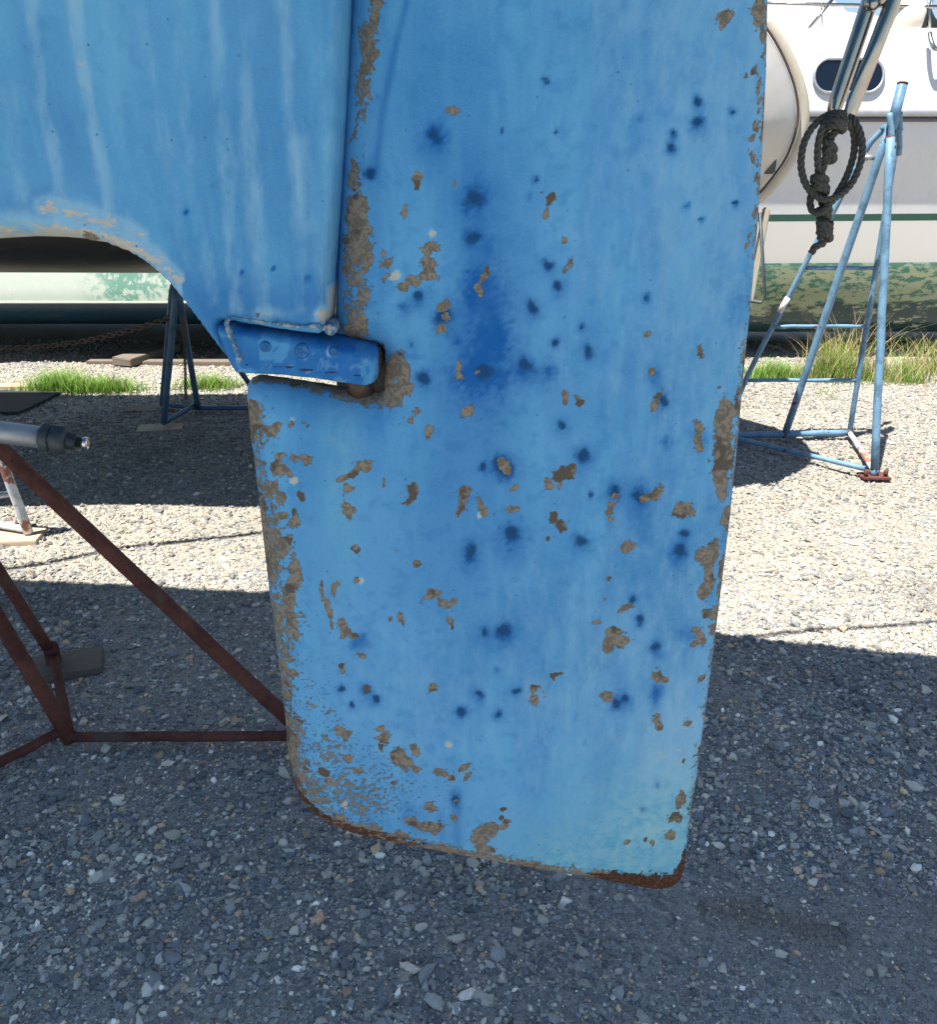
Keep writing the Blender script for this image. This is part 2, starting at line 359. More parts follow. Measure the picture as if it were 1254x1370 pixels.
attr_col(ground_me, 'yard', np.stack([np.where((GY.ravel() > .5) & (GY.ravel() < 3), damp(GX.ravel(), np.maximum(GY.ravel(), .5)), 0)]*3, 1))
def make_stones(name, n, yr, size, m, sizesig, seed, dust=True, oct_=False, cap=.016):
    r = np.random.default_rng(seed)
    y = r.uniform(0, 1, n)*(yr[1]-yr[0])+yr[0]
    if yr[1]-yr[0] > 2: pass
    hw = (.60*(y*FW.y+CAM_H*-FW.z) + .12); keep = r.uniform(0, 1, n) < hw/hw.max(); y = y[keep]; hw = hw[keep]
    x = r.uniform(-1, 1, len(y))*hw
    if dust:
        kp = r.uniform(0, 1, len(x)) > dusty(x, y)*(.45 if oct_ else .80); x, y = x[kp], y[kp]
        kp = r.uniform(0, 1, len(x)) > .55*(fbm(x, y, 3.2, 3, 21) > .56); x, y = x[kp], y[kp]
    if dust: kp = r.uniform(0, 1, len(x)) > .55*np.clip((1.32-y)/.25, 0, 1)*(np.sin(x*2*np.pi/.043+fbm(x, y, 2, 2, 7)*4) > .1)*(abs(x+.1) < .5); x, y = x[kp], y[kp]
    n = len(x); s = size*np.exp(r.normal(0, sizesig, n)); s = np.minimum(s, cap)
    if dust: s *= 1-.4*dusty(x, y)*(r.uniform(0, 1, n) < .85)
    g = (1+5**.5)/2
    ico = np.array([(-1, g, 0), (1, g, 0), (-1, -g, 0), (1, -g, 0), (0, -1, g), (0, 1, g), (0, -1, -g), (0, 1, -g), (g, 0, -1), (g, 0, 1), (-g, 0, -1), (-g, 0, 1)])/np.hypot(1, g)
    fc = np.array([(0, 11, 5), (0, 5, 1), (0, 1, 7), (0, 7, 10), (0, 10, 11), (1, 5, 9), (5, 11, 4), (11, 10, 2), (10, 7, 6), (7, 1, 8), (3, 9, 4), (3, 4, 2), (3, 2, 6), (3, 6, 8), (3, 8, 9), (4, 9, 5), (2, 4, 11), (6, 2, 10), (8, 6, 7), (9, 8, 1)])
    if oct_:
        ico = np.array([(1, 0, 0), (-1, 0, 0), (0, 1, 0), (0, -1, 0), (0, 0, 1), (0, 0, -1)], float)*1.1
        fc = np.array([(0, 2, 4), (2, 1, 4), (1, 3, 4), (3, 0, 4), (2, 0, 5), (1, 2, 5), (3, 1, 5), (0, 3, 5)])
    K = len(ico)
    V = ico[None]*r.uniform(.62, 1.2, (n, K, 1)) + r.normal(0, .13, (n, K, 3))
    sc = np.stack([r.uniform(.75, 1.35, n), r.uniform(.55, 1.0, n), r.uniform(.34, .85, n)], 1)*s[:, None]
    V = V*sc[:, None, :]
    a = r.uniform(0, 6.28, n); tl = r.normal(0, .28, n); ca, sa, ct, st = np.cos(a), np.sin(a), np.cos(tl), np.sin(tl)
    y1 = V[:, :, 1]*ct[:, None]-V[:, :, 2]*st[:, None]; z1 = V[:, :, 1]*st[:, None]+V[:, :, 2]*ct[:, None]
    X = V[:, :, 0]*ca[:, None]-y1*sa[:, None]+x[:, None]; Y = V[:, :, 0]*sa[:, None]+y1*ca[:, None]+y[:, None]
    Z = z1 + (gh(x, y)+sc[:, 2]*r.uniform(-.15, .75, n))[:, None]
    P = np.stack([X, Y, Z], 2).reshape(-1, 3)
    Fc = (fc[None]+(np.arange(n)*K)[:, None, None]).reshape(-1, 3)
    me = mesh_np(name, P, Fc, False)
    pal = np.array([(.155, .165, .18), (.20, .21, .215), (.25, .255, .25), (.32, .31, .285), (.40, .375, .33), (.12, .135, .155), (.56, .54, .50), (.34, .24, .18), (.42, .33, .22), (.28, .27, .245)])
    pr = np.array([.18, .19, .15, .11, .08, .12, .035, .02, .035, .08]); pr /= pr.sum()
    wt = np.clip((y+(fbm(x, y, 1.5, 3, 91)-.5)*.8-1.75)/.7, 0, 1)[:, None]; pk = pal[r.choice(len(pal), n, p=pr)]*r.uniform(.75, 1.3, (n, 1)); ci = (pk**1.15*1.90*np.array([1.06, 1, .92]))*(1-wt)+(pk*.88+np.array([.068, .060, .044]))*wt  # light balance put into stone colour: shaded near ones brightened, sunlit far ones tan
    tonev = .78+.5*fbm(x, y, 2.1, 3, 77)
    dm = damp(x, y)[:, None]; ci = ci*tonev[:, None]*(1-dm*np.array([.22, .28, .36]))
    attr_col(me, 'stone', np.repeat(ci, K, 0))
    return link(name, me, m)
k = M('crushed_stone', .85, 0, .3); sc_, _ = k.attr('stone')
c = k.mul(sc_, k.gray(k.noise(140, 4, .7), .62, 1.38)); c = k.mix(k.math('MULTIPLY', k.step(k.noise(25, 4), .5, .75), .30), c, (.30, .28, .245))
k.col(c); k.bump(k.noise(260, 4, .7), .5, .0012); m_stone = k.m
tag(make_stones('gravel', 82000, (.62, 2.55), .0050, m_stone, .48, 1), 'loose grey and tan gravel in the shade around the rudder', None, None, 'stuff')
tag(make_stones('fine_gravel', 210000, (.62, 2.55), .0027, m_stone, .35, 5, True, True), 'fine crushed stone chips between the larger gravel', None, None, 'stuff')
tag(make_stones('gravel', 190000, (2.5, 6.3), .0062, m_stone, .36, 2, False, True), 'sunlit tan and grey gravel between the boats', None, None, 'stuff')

# ------------------------------------------------------------ the blue sailing boat: rudder, skeg, hull
YC = .97
def wxz(pts): return [(at(x, y, YC).x, at(x, y, YC).z) for x, y in pts]
def smooth_poly(pts, sub=4): 
    q = catmull([(x, y, 0) for x, y in pts], sub, True); return [(p.x, p.y) for p in q]
boat = empty('sailing_boat', (0, YC, 0), 'blue sailing boat with faded streaked hull overhead, skeg and chipped rudder', 'boat')

# rudder outline in photo pixels, mapped to the upright centre plane
lead_top = [(475, -60), (471, 0), (463, 130), (456, 260), (451, 380), (449, 446), (470, 452), (506, 458), (513, 466), (515, 500), (513, 519), (506, 524)]
bal_top = [(480, 522), (440, 514), (400, 508), (365, 503), (348, 501), (338, 505), (332, 514)]
lead_low = [(331, 528), (334, 560), (341, 620), (348, 680), (357, 760), (366, 830), (375, 900), (382, 960), (386, 1010), (391, 1038), (400, 1058), (415, 1076), (440, 1094), (470, 1106)]
bottom = [(540, 1122), (600, 1134), (660, 1146), (720, 1158), (780, 1168), (830, 1178), (862, 1185), (885, 1187), (900, 1184), (911, 1175), (916, 1160)]
trail = [(922, 1100), (932, 1040), (944, 950), (956, 860), (966, 780), (977, 690), (988, 580), (997, 480), (1006, 390), (1014, 300), (1020, 200), (1025, 100), (1027, 0), (1027, -60)]
r_out = wxz(lead_top+bal_top+lead_low+bottom+trail)
top_z = 1.62
r_out = r_out + [(at(1027, -60, YC).x, top_z), (at(478, -60, YC).x, top_z)]
xs = np.arange(min(p[0] for p in r_out)-.01, max(p[0] for p in r_out)+.01, .0030)
zs = np.arange(min(p[1] for p in r_out)-.01, top_z+.004, .0032)
TRX = np.array(trail, float)[::-1]
def chord(px, pz):
    x, y = photo_xy(px, YC, pz)
    b = np.clip((y-420)/260, 0, 1); b = b*b*(3-2*b)
    xl = 452*(1-b)+350*b; yy = np.clip(y, -60, 1160)
    xt = np.interp(yy, TRX[:, 1], TRX[:, 0]); return np.clip((x-xl)/(xt-xl), 0, 1), x, y
def r_t(px, pz):
    c_, x, y = chord(px, pz)
    t = .036*(1-.78*np.clip((c_-.18)/.82, 0, 1)**1.25)
    t = t + .0016*(fbm(px, pz, 7, 3, 4)-.5)
    # raised edge of an old repair running down from the top
    return t
def r_R(px, pz):
    c_, x, y = chord(px, pz); return np.where(y < 470, .065, .045)*(1-c_)**.7+.012
me = slab('rudder', r_out, YC, r_t, r_R, xs, zs)
co = np.empty(len(me.vertices)*3, np.float32); me.vertices.foreach_get('co', co); co = co.reshape(-1, 3)
px, py = photo_xy(co[:, 0], np.minimum(co[:, 1], YC), co[:, 2])
wpx = px+(fbm(px, py, .05, 2, 31)-.5)*14; wpy = py+(fbm(px, py, .05, 2, 33)-.5)*14
CH = [(972, 24, 11, 8, -.7), (606, 146, 9, 6, -.3), (562, 241, 6, 9, 0), (608, 243, 3, 6, 0), (540, 286, 5, 9, 0), (737, 264, 6, 8, 0), (731, 284, 5, 9, .2), (755, 320, 3, 5, 0),
 (762, 353, 5, 7, 0), (756, 364, 3, 4, 0), (649, 368, 6, 12, .3), (641, 388, 5, 12, .3), (578, 330, 11, 8, 0), (575, 350, 8, 12, 0), (570, 366, 12, 6, 0), (550, 376, 12, 7, -.3), (536, 386, 9, 5, -.3),
 (596, 412, 6, 9, 0), (598, 428, 5, 7, 0), (590, 441, 4, 6, 0), (513, 338, 3, 5, 0), (517, 352, 5, 5, 0), (516, 372, 5, 7, 0), (616, 489, 4, 9, 0), (618, 500, 5, 6, 0), (640, 501, 4, 3, 0), (628, 553, 6, 8, .4),
 (558, 552, 7, 5, -.6), (549, 563, 6, 5, -.6), (572, 578, 6, 10, 0), (487, 626, 12, 7, -.3), (472, 636, 9, 6, -.5), (461, 644, 6, 5, 0), (468, 652, 5, 4, 0), (516, 640, 3, 6, 0), (515, 648, 3, 5, 0), (552, 655, 8, 7, 0), (550, 667, 5, 8, 0), (471, 683, 8, 8, 0), (467, 692, 4, 5, 0),
 (621, 658, 9, 10, 0), (617, 674, 6, 12, .3), (612, 686, 4, 5, 0), (641, 673, 5, 8, 0), (646, 684, 8, 6, .4), (675, 622, 6, 10, 0), (690, 655, 6, 4, -.3), (684, 681, 8, 5, 0), (693, 680, 4, 4, 0),
 (760, 632, 12, 6, -.1), (748, 636, 8, 8, 0), (733, 650, 6, 10, .2), (729, 643, 6, 5, 0), (750, 650, 4, 7, 0), (741, 692, 7, 9, 0), (751, 701, 8, 7, 0), (757, 707, 6, 4, 0), (735, 720, 4, 4, 0),
 (824, 660, 6, 6, 0), (820, 673, 4, 7, 0), (817, 688, 6, 8, 0), (822, 698, 4, 5, 0), (879, 656, 9, 6, -.5), (868, 667, 11, 7, -.3), (919, 681, 14, 11, .4), (909, 684, 8, 5, 0), (843, 731, 11, 6, -.2), (838, 739, 6, 4, 0),
 (755, 532, 4, 9, .3), (772, 535, 4, 6, 0), (873, 500, 6, 6, 0), (879, 530, 8, 5, -.4), (872, 542, 5, 6, 0), (938, 465, 5, 7, 0), (935, 472, 4, 4, 0), (866, 452, 4, 5, 0), (934, 570, 5, 11, 0), (932, 588, 4, 8, 0), (936, 599, 5, 4, 0), (962, 520, 2, 2, 0),
 (973, 556, 13, 22, 0), (968, 590, 14, 34, .1), (965, 640, 10, 30, 0), (984, 545, 6, 14, 0), (977, 610, 8, 20, 0), (972, 690, 6, 14, 0), (979, 700, 3, 20, 0),
 (942, 745, 13, 16, 0), (954, 740, 10, 15, 0), (948, 770, 8, 26, 0), (943, 792, 8, 9, 0), (965, 765, 3, 16, 0), (963, 800, 4, 12, 0), (945, 822, 8, 7, 0), (957, 820, 5, 7, 0), (934, 850, 6, 11, 0), (925, 862, 7, 4, -.4), (937, 860, 5, 6, 0),
 (881, 905, 8, 7, 0), (890, 909, 5, 4, 0), (936, 906, 5, 7, 0), (880, 963, 4, 5, 0), (881, 974, 7, 7, 0), (921, 967, 7, 5, 0), (813, 931, 8, 7, -.2), (716, 919, 8, 5, 0), (713, 933, 5, 6, 0), (728, 931, 2, 2, 0), (745, 903, 4, 3, 0), (581, 921, 6, 8, 0), (578, 795, 10, 7, 0),
 (822, 846, 10, 8, 0), (824, 860, 12, 7, 0), (814, 866, 7, 10, .3), (836, 855, 8, 5, 0), (840, 811, 8, 4, -.3), (836, 817, 6, 4, 0), (799, 833, 7, 5, -.5), (812, 803, 3, 3, 0), (817, 776, 4, 5, .4), (575, 799, 8, 8, 0), (592, 806, 9, 5, .3), (600, 811, 6, 5, 0), (607, 802, 6, 6, 0), (603, 833, 4, 7, 0),
 (560, 757, 8, 5, 0), (474, 735, 4, 7, 0), (478, 780, 4, 5, 0), (537, 825, 5, 6, 0), (521, 830, 3, 3, 0), (534, 735, 3, 3, 0), (434, 790, 3, 14, 0), (438, 806, 5, 11, 0), (440, 820, 5, 9, 0), (450, 788, 4, 7, 0), (440, 838, 4, 5, 0), (457, 833, 7, 8, 0), (462, 845, 6, 9, 0), (472, 853, 8, 5, 0), (457, 888, 5, 6, .3), (461, 898, 4, 6, 0), (485, 878, 9, 4, .3), (489, 920, 4, 6, 0),
 (418, 941, 7, 3, .3), (458, 977, 10, 6, .4), (466, 984, 5, 6, 0), (512, 973, 5, 6, .4), (515, 988, 8, 7, -.4), (508, 1000, 3, 6, 0), (530, 1008, 10, 6, .4), (540, 1019, 14, 8, .5), (555, 1005, 8, 5, .3), (556, 1025, 6, 5, 0), (465, 1015, 8, 7, 0), (478, 1030, 10, 6, .3), (430, 1030, 8, 6, .4), (437, 1042, 7, 5, 0),
 (588, 1032, 10, 7, .2), (600, 1038, 6, 4, 0), (622, 1024, 7, 6, 0), (628, 1037, 7, 4, -.6), (530, 1048, 4, 4, 0), (580, 1076, 9, 7, .2), (570, 1103, 12, 6, 0), (556, 1098, 12, 6, .2), (583, 1108, 9, 5, -.2), (535, 1118, 10, 5, .2), (508, 1110, 6, 6, 0), (606, 1096, 6, 6, .4), (610, 1070, 3, 3, 0),
 (652, 1110, 18, 6, -.2), (640, 1123, 12, 10, 0), (648, 1135, 16, 5, .1), (675, 1106, 7, 4, 0), (672, 1078, 3, 4, 0), (670, 1095, 4, 4, 0), (679, 1101, 6, 3, 0),
 (908, 1072, 5, 9, 0), (914, 1065, 4, 10, 0), (905, 1095, 6, 8, .2), (902, 1118, 8, 6, -.3), (838, 1128, 5, 4, 0), (876, 1127, 4, 6, 0), (862, 1126, 3, 3, 0), (918, 1020, 3, 4, 0),
 (530, 490, 10, 20, 0), (540, 500, 12, 24, -.1), (520, 510, 8, 28, 0), (547, 520, 8, 14, 0), (534, 478, 7, 8, 0),
 (1012, 15, 8, 22, 0), (1019, 45, 4, 18, 0), (1003, 100, 3, 4, 0), (1013, 95, 4, 7, 0), (1010, 172, 4, 9, .2), (1004, 185, 4, 6, 0), (1007, 208, 3, 7, 0), (1012, 237, 4, 8, 0), (1012, 282, 5, 8, 0), (1002, 315, 3, 5, 0), (1001, 328, 3, 5, 0), (1017, 130, 2, 30, 0),
 (360, 578, 7, 8, 0), (369, 575, 6, 14, .2), (392, 568, 6, 5, 0), (409, 570, 3, 5, 0), (374, 610, 6, 8, .4), (378, 628, 14, 8, .5), (366, 622, 8, 9, 0), (393, 612, 4, 5, 0), (407, 616, 8, 8, .3), (399, 664, 9, 4, .4), (360, 650, 9, 12, .3), (372, 663, 6, 9, 0), (393, 690, 4, 18, 0), (376, 690, 6, 10, 0), (372, 720, 8, 16, 0), (385, 730, 6, 12, 0), (395, 770, 7, 20, 0), (386, 800, 9, 28, 0), (392, 835, 7, 20, 0)]
chip = np.zeros(len(px))
def add_blob(f, x0, y0, rx, ry, a):
    m = (abs(wpx-x0) < 5*max(rx, ry)+12) & (abs(wpy-y0) < 5*max(rx, ry)+12)
    X = wpx[m]-x0; Y = wpy[m]-y0; ca, sa = math.cos(a), math.sin(a)
    u = (X*ca+Y*sa)/(rx*.95); v = (-X*sa+Y*ca)/(ry*.95); f[m] = np.maximum(f[m], np.maximum(np.clip(1.05-.5*(u*u+v*v), 0, 1), .36*np.exp(-(u*u+v*v)/7)))
for b_ in CH: add_blob(chip, *b_)
# worn bands: balance nose, rudder post, trailing edge, foot
LL = np.array(bal_top[-1:]+lead_low, float)
xl = np.interp(py, LL[:, 1], LL[:, 0]); dl = px-xl
wn_ = fbm(px, py, .018, 3, 41)
wid = np.interp(py, [540, 600, 700, 780, 860, 920, 980, 1060], [14, 24, 34, 34, 32, 22, 22, 34])
band = np.where((py > 535) & (py < 1075), np.clip(.70-.34*(np.maximum(dl, 0)/(wid))**1.3, 0, .86)+(wn_-.5)*.9, 0); band = np.where(dl > wid*2.4, 0, band)
chip = np.maximum(chip, np.clip(band, 0, 1))
dp = px-np.interp(py, [0, 130, 260, 380, 450], [482, 476, 468, 462, 458])
ctr = np.interp(py, [0, 60, 110, 170, 230, 300, 380, 450], [20, 16, 10, 6, 8, 14, 18, 22]); wdt = np.interp(py, [0, 60, 170, 230, 320, 400, 450], [9, 14, 10, 10, 19, 16, 16])
pb = np.where(py < 462, np.clip(np.interp(py, [0, 220, 290, 450], [.66, .60, .78, .74])-.34*np.abs((dp-ctr)/wdt)**2, 0, 1)+(fbm(px, py*.5, .05, 3, 43)-.5)*.9, 0); pb = np.where(np.abs(dp-ctr) > wdt*1.8, 0, pb)
chip = np.maximum(chip, np.clip(pb, 0, 1))
BT = np.array(lead_low[-6:]+bottom, float)
yb = np.interp(px, BT[:, 0], BT[:, 1]); dbm = yb-py
bb = np.where((px > 395) & (px < 912), np.clip(.62-.3*(dbm/9.), 0, 1)+(fbm(px, py, .03, 3, 45)-.5)*.6, 0); bb = np.where(dbm > 26, 0, bb)
chip = np.maximum(chip, np.clip(bb, 0, 1))
tx = np.interp(py, TRX[:, 1], TRX[:, 0]); dt = tx-px
tb = np.clip(.5-.03*dt, 0, .5)+(fbm(px, py, .03, 3, 47)-.5)*.5; tb = np.where(dt > 14, 0, tb); chip = np.maximum(chip, np.clip(tb, 0, 1))
topb = np.interp(px, [332, 350, 400, 440, 480, 513], [515, 502, 508, 514, 522, 524]); dtb = py-topb
tb2 = np.where((px < 540) & (px > 338), np.clip(.95-.5*(np.maximum(dtb, 0)/np.interp(px, [338, 400, 480, 520], [9, 12, 18, 22]))**1.4, 0, 1), 0); tb2 = np.where((dtb > 60) | (dtb < -12), 0, tb2)
chip = np.maximum(chip, tb2)
SP = [(635, 265, 24, .9), (632, 315, 13, .9), (645, 375, 30, .7), (660, 425, 34, .60), (652, 330, 18, .3), (648, 500, 34, .85), (625, 505, 18, .6), (640, 462, 26, .5), (640, 400, 62, .16), (655, 470, 75, .20), (672, 455, 16, .5), (628, 395, 14, .5), (610, 455, 13, .5), (676, 505, 12, .5), (582, 182, 14, .95), (585, 185, 28, .3), (705, 490, 15, .95), (735, 495, 11, .7), (713, 412, 11, .8), (732, 357, 11, .8), (748, 385, 9, .8),
 (558, 395, 14, .8), (540, 410, 13, .7), (563, 402, 9, .6), (595, 425, 18, .8), (550, 460, 8, .7), (570, 508, 12, .8), (785, 468, 11, .8), (778, 437, 6, .8), (745, 458, 7, .9), (932, 135, 9, .8), (935, 166, 12, .95), (901, 183, 7, .8), (897, 199, 8, .8), (978, 148, 5, .8), (918, 277, 5, .9), (940, 295, 4, .9), (985, 275, 4, .9), (716, 240, 5, .9), (708, 262, 5, .7),
 (672, 176, 3, 1), (744, 177, 3, 1), (730, 110, 6, .8), (855, 158, 6, .7), (865, 398, 7, .9), (752, 567, 10, .8), (780, 612, 14, .95), (823, 655, 14, .9), (858, 663, 16, .95), (885, 535, 11, .8), (893, 592, 9, .7), (645, 625, 9, .8), (675, 622, 20, .8), (683, 715, 20, .95), (630, 738, 16, .95), (778, 725, 13, .95), (915, 715, 9, .8), (908, 738, 14, .8), (790, 660, 6, .8),
 (845, 800, 7, .9), (855, 830, 8, .8), (875, 868, 10, .95), (676, 845, 15, .95), (650, 843, 8, .8), (838, 932, 10, .95), (825, 940, 10, .95), (878, 925, 12, .6), (642, 930, 7, .95), (617, 953, 9, .95), (668, 955, 7, .95), (690, 923, 5, .9), (664, 897, 5, .6), (455, 920, 6, .95), (490, 922, 10, .8), (502, 935, 8, .8), (470, 942, 5, .8), (485, 855, 12, .7), (475, 862, 9, .6), (610, 1068, 8, .8),
 (497, 232, 14, .85), (505, 130, 4, .5), (935, 580, 14, .5), (877, 505, 12, .6), (880, 1050, 5, .6), (860, 1083, 5, .6), (720, 500, 24, .3), (1005, 400, 40, .25), (920, 850, 14, .4), (553, 1090, 20, .3)]
stain = np.zeros(len(px)); coref = np.zeros(len(px))
for x0, y0, r_, a_ in SP:
    m = (abs(px-x0) < 3.2*r_) & (abs(py-y0) < 3.6*r_)
    wf = min(1.0, r_/16); Xs = px[m]+(wpx[m]-px[m])*wf+(fbm(px[m], py[m], .22, 3, 35)-.5)*r_*1.1; Ys = py[m]+(wpy[m]-py[m])*wf+(fbm(px[m], py[m], .22, 3, 36)-.5)*r_*1.1
    q = ((Xs-x0)**2+(np.where(Ys > y0, .70, 1)*(Ys-y0))**2)/(r_*r_)
    stain[m] = stain[m]+(a_*(.58*np.exp(-q*.9)+.62*np.exp(-q*4.5)))*(1-.55*np.clip(stain[m], 0, 1)); coref[m] = np.maximum(coref[m], np.exp(-((wpx[m]-x0)**2+(wpy[m]-y0)**2)/(.50*min(r_, 22)+1.5)**2)*(a_ > .75))
for pts, w, a_ in (([(632, 230), (645, 330), (655, 560)], 55, .20), ([(625, 600), (640, 900)], 70, .16), ([(610, 1060), (612, 1130)], 9, .42), ([(590, 1095), (592, 1120)], 8, .3), ([(575, 500), (570, 780)], 45, .14), ([(878, 925), (878, 960)], 10, .3), ([(858, 665), (862, 720)], 12, .3), ([(905, 740), (905, 770)], 10, .25), ([(545, 0), (530, 60), (512, 150), (502, 230)], 5, .5), ([(700, 640), (705, 740)], 26, .15), ([(560, 40), (575, 220)], 30, .15)):
    stain += a_*np.exp(-(seg_field(px, py, pts, w)/w)**2)
fleck = .10*np.clip((fbm(px, py, .012, 3, 81)-.42)*5, 0, 1)*(px < 720) + .26*np.clip(1-(px-395)/90, 0, 1)*np.clip((fbm(px, py, .03, 3, 83)-.4)*5, 0, 1)*(py > 540) + .42*np.exp(-((px-500)/110)**2-((py-1040)/62)**2)+.30*np.exp(-((px-425)/40)**2-((py-960)/120)**2)+.30*np.exp(-((px-655)/60)**2-((py-1080)/50)**2)+.30*np.exp(-((px-480)/60)**2-((py-1085)/30)**2) + .33*np.exp(-((px-500)/16)**2-((py-395)/60)**2)+.3*np.exp(-((px-905)/16)**2-((py-1110)/60)**2)+.28*np.exp(-((px-1000)/14)**2-((py-100)/160)**2)
cyan = .75*np.exp(-np.maximum(1135-py+(px-880)*-.25, 0)**2/(70.**2))*np.clip((px-380)/420, .25, 1)+.55*np.exp(-((px-890)/80)**2-((py-1050)/60)**2)
cyan = np.clip(cyan*(.65+.7*fbm(px, py, .02, 3, 51)), 0, 1)
green = .45*np.exp(-((px-455)/26)**2)*np.clip((py-520)/30, 0, 1)*np.clip(1-(py-560)/330, 0, 1)
cyan = np.maximum(cyan, green*.8)
pale = .42*np.clip((px-660)/260, 0, 1)*np.clip(1.25-py/1100, 0, 1)+.26*np.exp(-((px-800)/260)**2-((py-900)/170)**2)+.18*np.exp(-((px-520)/200)**2-((py-960)/160)**2)+.10*fbm(px, py*.15, .03, 3, 95)+.35*np.exp(-((px-905)/60)**2-((py-1010)/80)**2)+.2*np.exp(-((px-800)/120)**2-((py-1120)/60)**2)
for x0, y0, r_ in ((580, 312, 5), (526, 371, 7), (393, 563, 4), (392, 642, 5), (483, 781, 4), (600, 996, 4), (640, 690, 4), (462, 1077, 4)): pale = pale+2.4*np.exp(-(((wpx-x0)**2+(wpy-y0)**2)/r_**2)**2)
pale = np.where(pale > 1.2, pale, pale*np.clip(1-1.3*stain-.8*coref, 0, 1))
rust = np.where((px > 755) & (py > 1100), np.clip(1.0-(dbm-2)/np.interp(px, [760, 830, 880, 905, 916], [2, 15, 20, 22, 26])*.62+(fbm(px, py, .05, 3, 71)-.5)*.7, 0, 1)*np.clip((px-755)/70, 0, 1), 0)
rust = np.maximum(rust, np.where((px > 385) & (px < 760), np.clip(.62-.5*(dbm-1)/6, 0, .6)*np.clip(1.3-abs(px-430)/230, .55, 1), 0))
rust = np.maximum(rust, np.clip(1.0-seg_field(px, py, [(512, 462), (513, 520)], 5)/7, 0, 1)*.8)
attr_col(me, 'wear', np.stack([chip, np.clip(stain, 0, .95), np.clip(fleck, 0, 1), coref], 1)); attr_col(me, 'tone', np.stack([cyan, pale, rust], 1))
rud = link('rudder', me, m_blue, boat); rud['label'] = 'faded blue rudder blade with chipped paint, dark stains and rusty foot'

# hull and skeg as one body
sk = [(476, -60), (474, 0), (468, 130), (460, 260), (451, 370), (447, 425), (443, 441), (400, 437), (350, 430), (310, 424), (326, 482), (322, 484), (300, 455), (278, 425), (258, 398), (240, 376), (222, 360), (205, 347), (185, 336), (160, 327), (130, 321), (90, 317), (50, 316), (0, 319), (-120, 326), (-300, 333)]
h_out = wxz(sk); zt = 2.30
x3 = h_out[0][0]
h_out = [(x3+.002, 1.515)] + h_out + [(-3.2, h_out[-1][1]+.02), (-4.2, 1.45), (-4.4, zt), (1.02, zt), (.80, 1.78), (.62, 1.60), (.40, 1.53)]
def dens(a, b, f0, f1, fine, coarse):
    v = [a]
    while v[-1] < b: v.append(v[-1] + (fine if f0 <= v[-1] <= f1 else coarse))
    return np.array(v)
xs = dens(-4.42, 1.04, -.78, -.10, .0042, .03); zs = dens(.72, 2.30, .72, 1.53, .0042, .03); zs = zs[zs < 2.299]; zs = np.append(zs, 2.30)
def h_t(px, pz):
    beam = np.interp(px, [-4.4, -3, -1.2, -.4, .3, 1.02], [.9, .95, .84, .77, .60, .45])
    f = np.clip((pz-1.50)/.80, 0, 1)
    low = .047 + .05*np.clip((-px-.35)/.8, 0, 1.5)*np.clip((pz-1.1)/.3, 0, 1.2)+ .012*np.clip((pz-1.1)/.3, 0, 1)+.010*np.clip((px+.26)/.1, 0, 1)
    return low+(beam-.05)*f**.62
def h_R(px, pz):
    return np.where(px > -.05, .1, .010+.035*np.clip((-px-.30)/.3, 0, 1)) + np.where(pz > 1.5, .02, 0)
me = slab('hull', h_out, YC, h_t, h_R, xs, zs, flat_top=2.29)
co = np.empty(len(me.vertices)*3, np.float32); me.vertices.foreach_get('co', co); co = co.reshape(-1, 3)
px, py = photo_xy(co[:, 0], np.clip(co[:, 1], YC-.14, YC), co[:, 2])
vis = (co[:, 2] < 1.56)
stain = np.zeros(len(px)); pale = np.zeros(len(px)); chip = np.zeros(len(px))
for pts, w, a_ in (([(38, -20), (55, 130), (82, 262)], 9, .62), ([(98, -20), (118, 130), (150, 285)], 9, .66), ([(180, -20), (205, 120), (240, 300), (255, 360)], 9, .36), ([(238, -20), (246, 150), (272, 320), (285, 400)], 11, .42), ([(284, -20), (294, 130), (306, 270), (314, 410)], 10, .5), ([(330, -20), (334, 200), (350, 420)], 12, .48), ([(382, -20), (388, 200), (404, 412)], 9, .36), ([(430, 0), (425, 200), (415, 300)], 16, .22), ([(10, 120), (25, 260)], 14, .25), ([(460, 0), (452, 200), (438, 430)], 12, .36)):
    d = seg_field(px+(fbm(px, py, .02, 2, 61)-.5)*8, py, pts, w); pale += a_*.80*np.exp(-(d/(w*(.6+1.1*fbm(px*.2, py, .02, 3, 65))))**4)*(.5+1.0*fbm(px*1.6, py*.35, .05, 3, 63))
pale += .30*np.clip((vnoise(px-py*.12, py*.05, .035, 67)-.5)*2, 0, 1)
edge = seg_field(px, py, [(p[0], p[1]) for p in sk[11:]], 5)
lowz = np.where(px < 245, np.clip(1.35-edge/np.interp(px, [0, 60, 120, 180, 240], [24, 20, 24, 16, 8])*.6, 0, 1.35), 0)
scrape = seg_field(px, py, [(60, 275), (100, 285), (150, 300), (185, 318)], 8)
pale = np.maximum(pale, lowz); pale = np.maximum(pale, 1.12*np.exp(-(scrape/17)**2)); pale = np.where(vis, pale, .1)
for pts, w, a_ in (([(300, 400), (370, 405), (440, 400)], 34, .50), ([(20, 280), (60, 268)], 18, .3), ([(150, 330), (240, 372), (310, 470)], 16, .35), ([(330, 0), (350, 300)], 60, .10), ([(60, 60), (90, 220)], 40, .2)): stain += a_*np.exp(-(seg_field(px, py, pts, w)/w)**2)
for x0, y0, r_ in ((249, 284, 4), (411, 373, 4), (286, 249, 2), (324, 366, 3), (365, 360, 2), (320, 390, 2), (240, 107, 2), (443, 302, 2)): stain += 1.5*np.exp(-((px-x0)**2+(py-y0)**2)/r_**2)
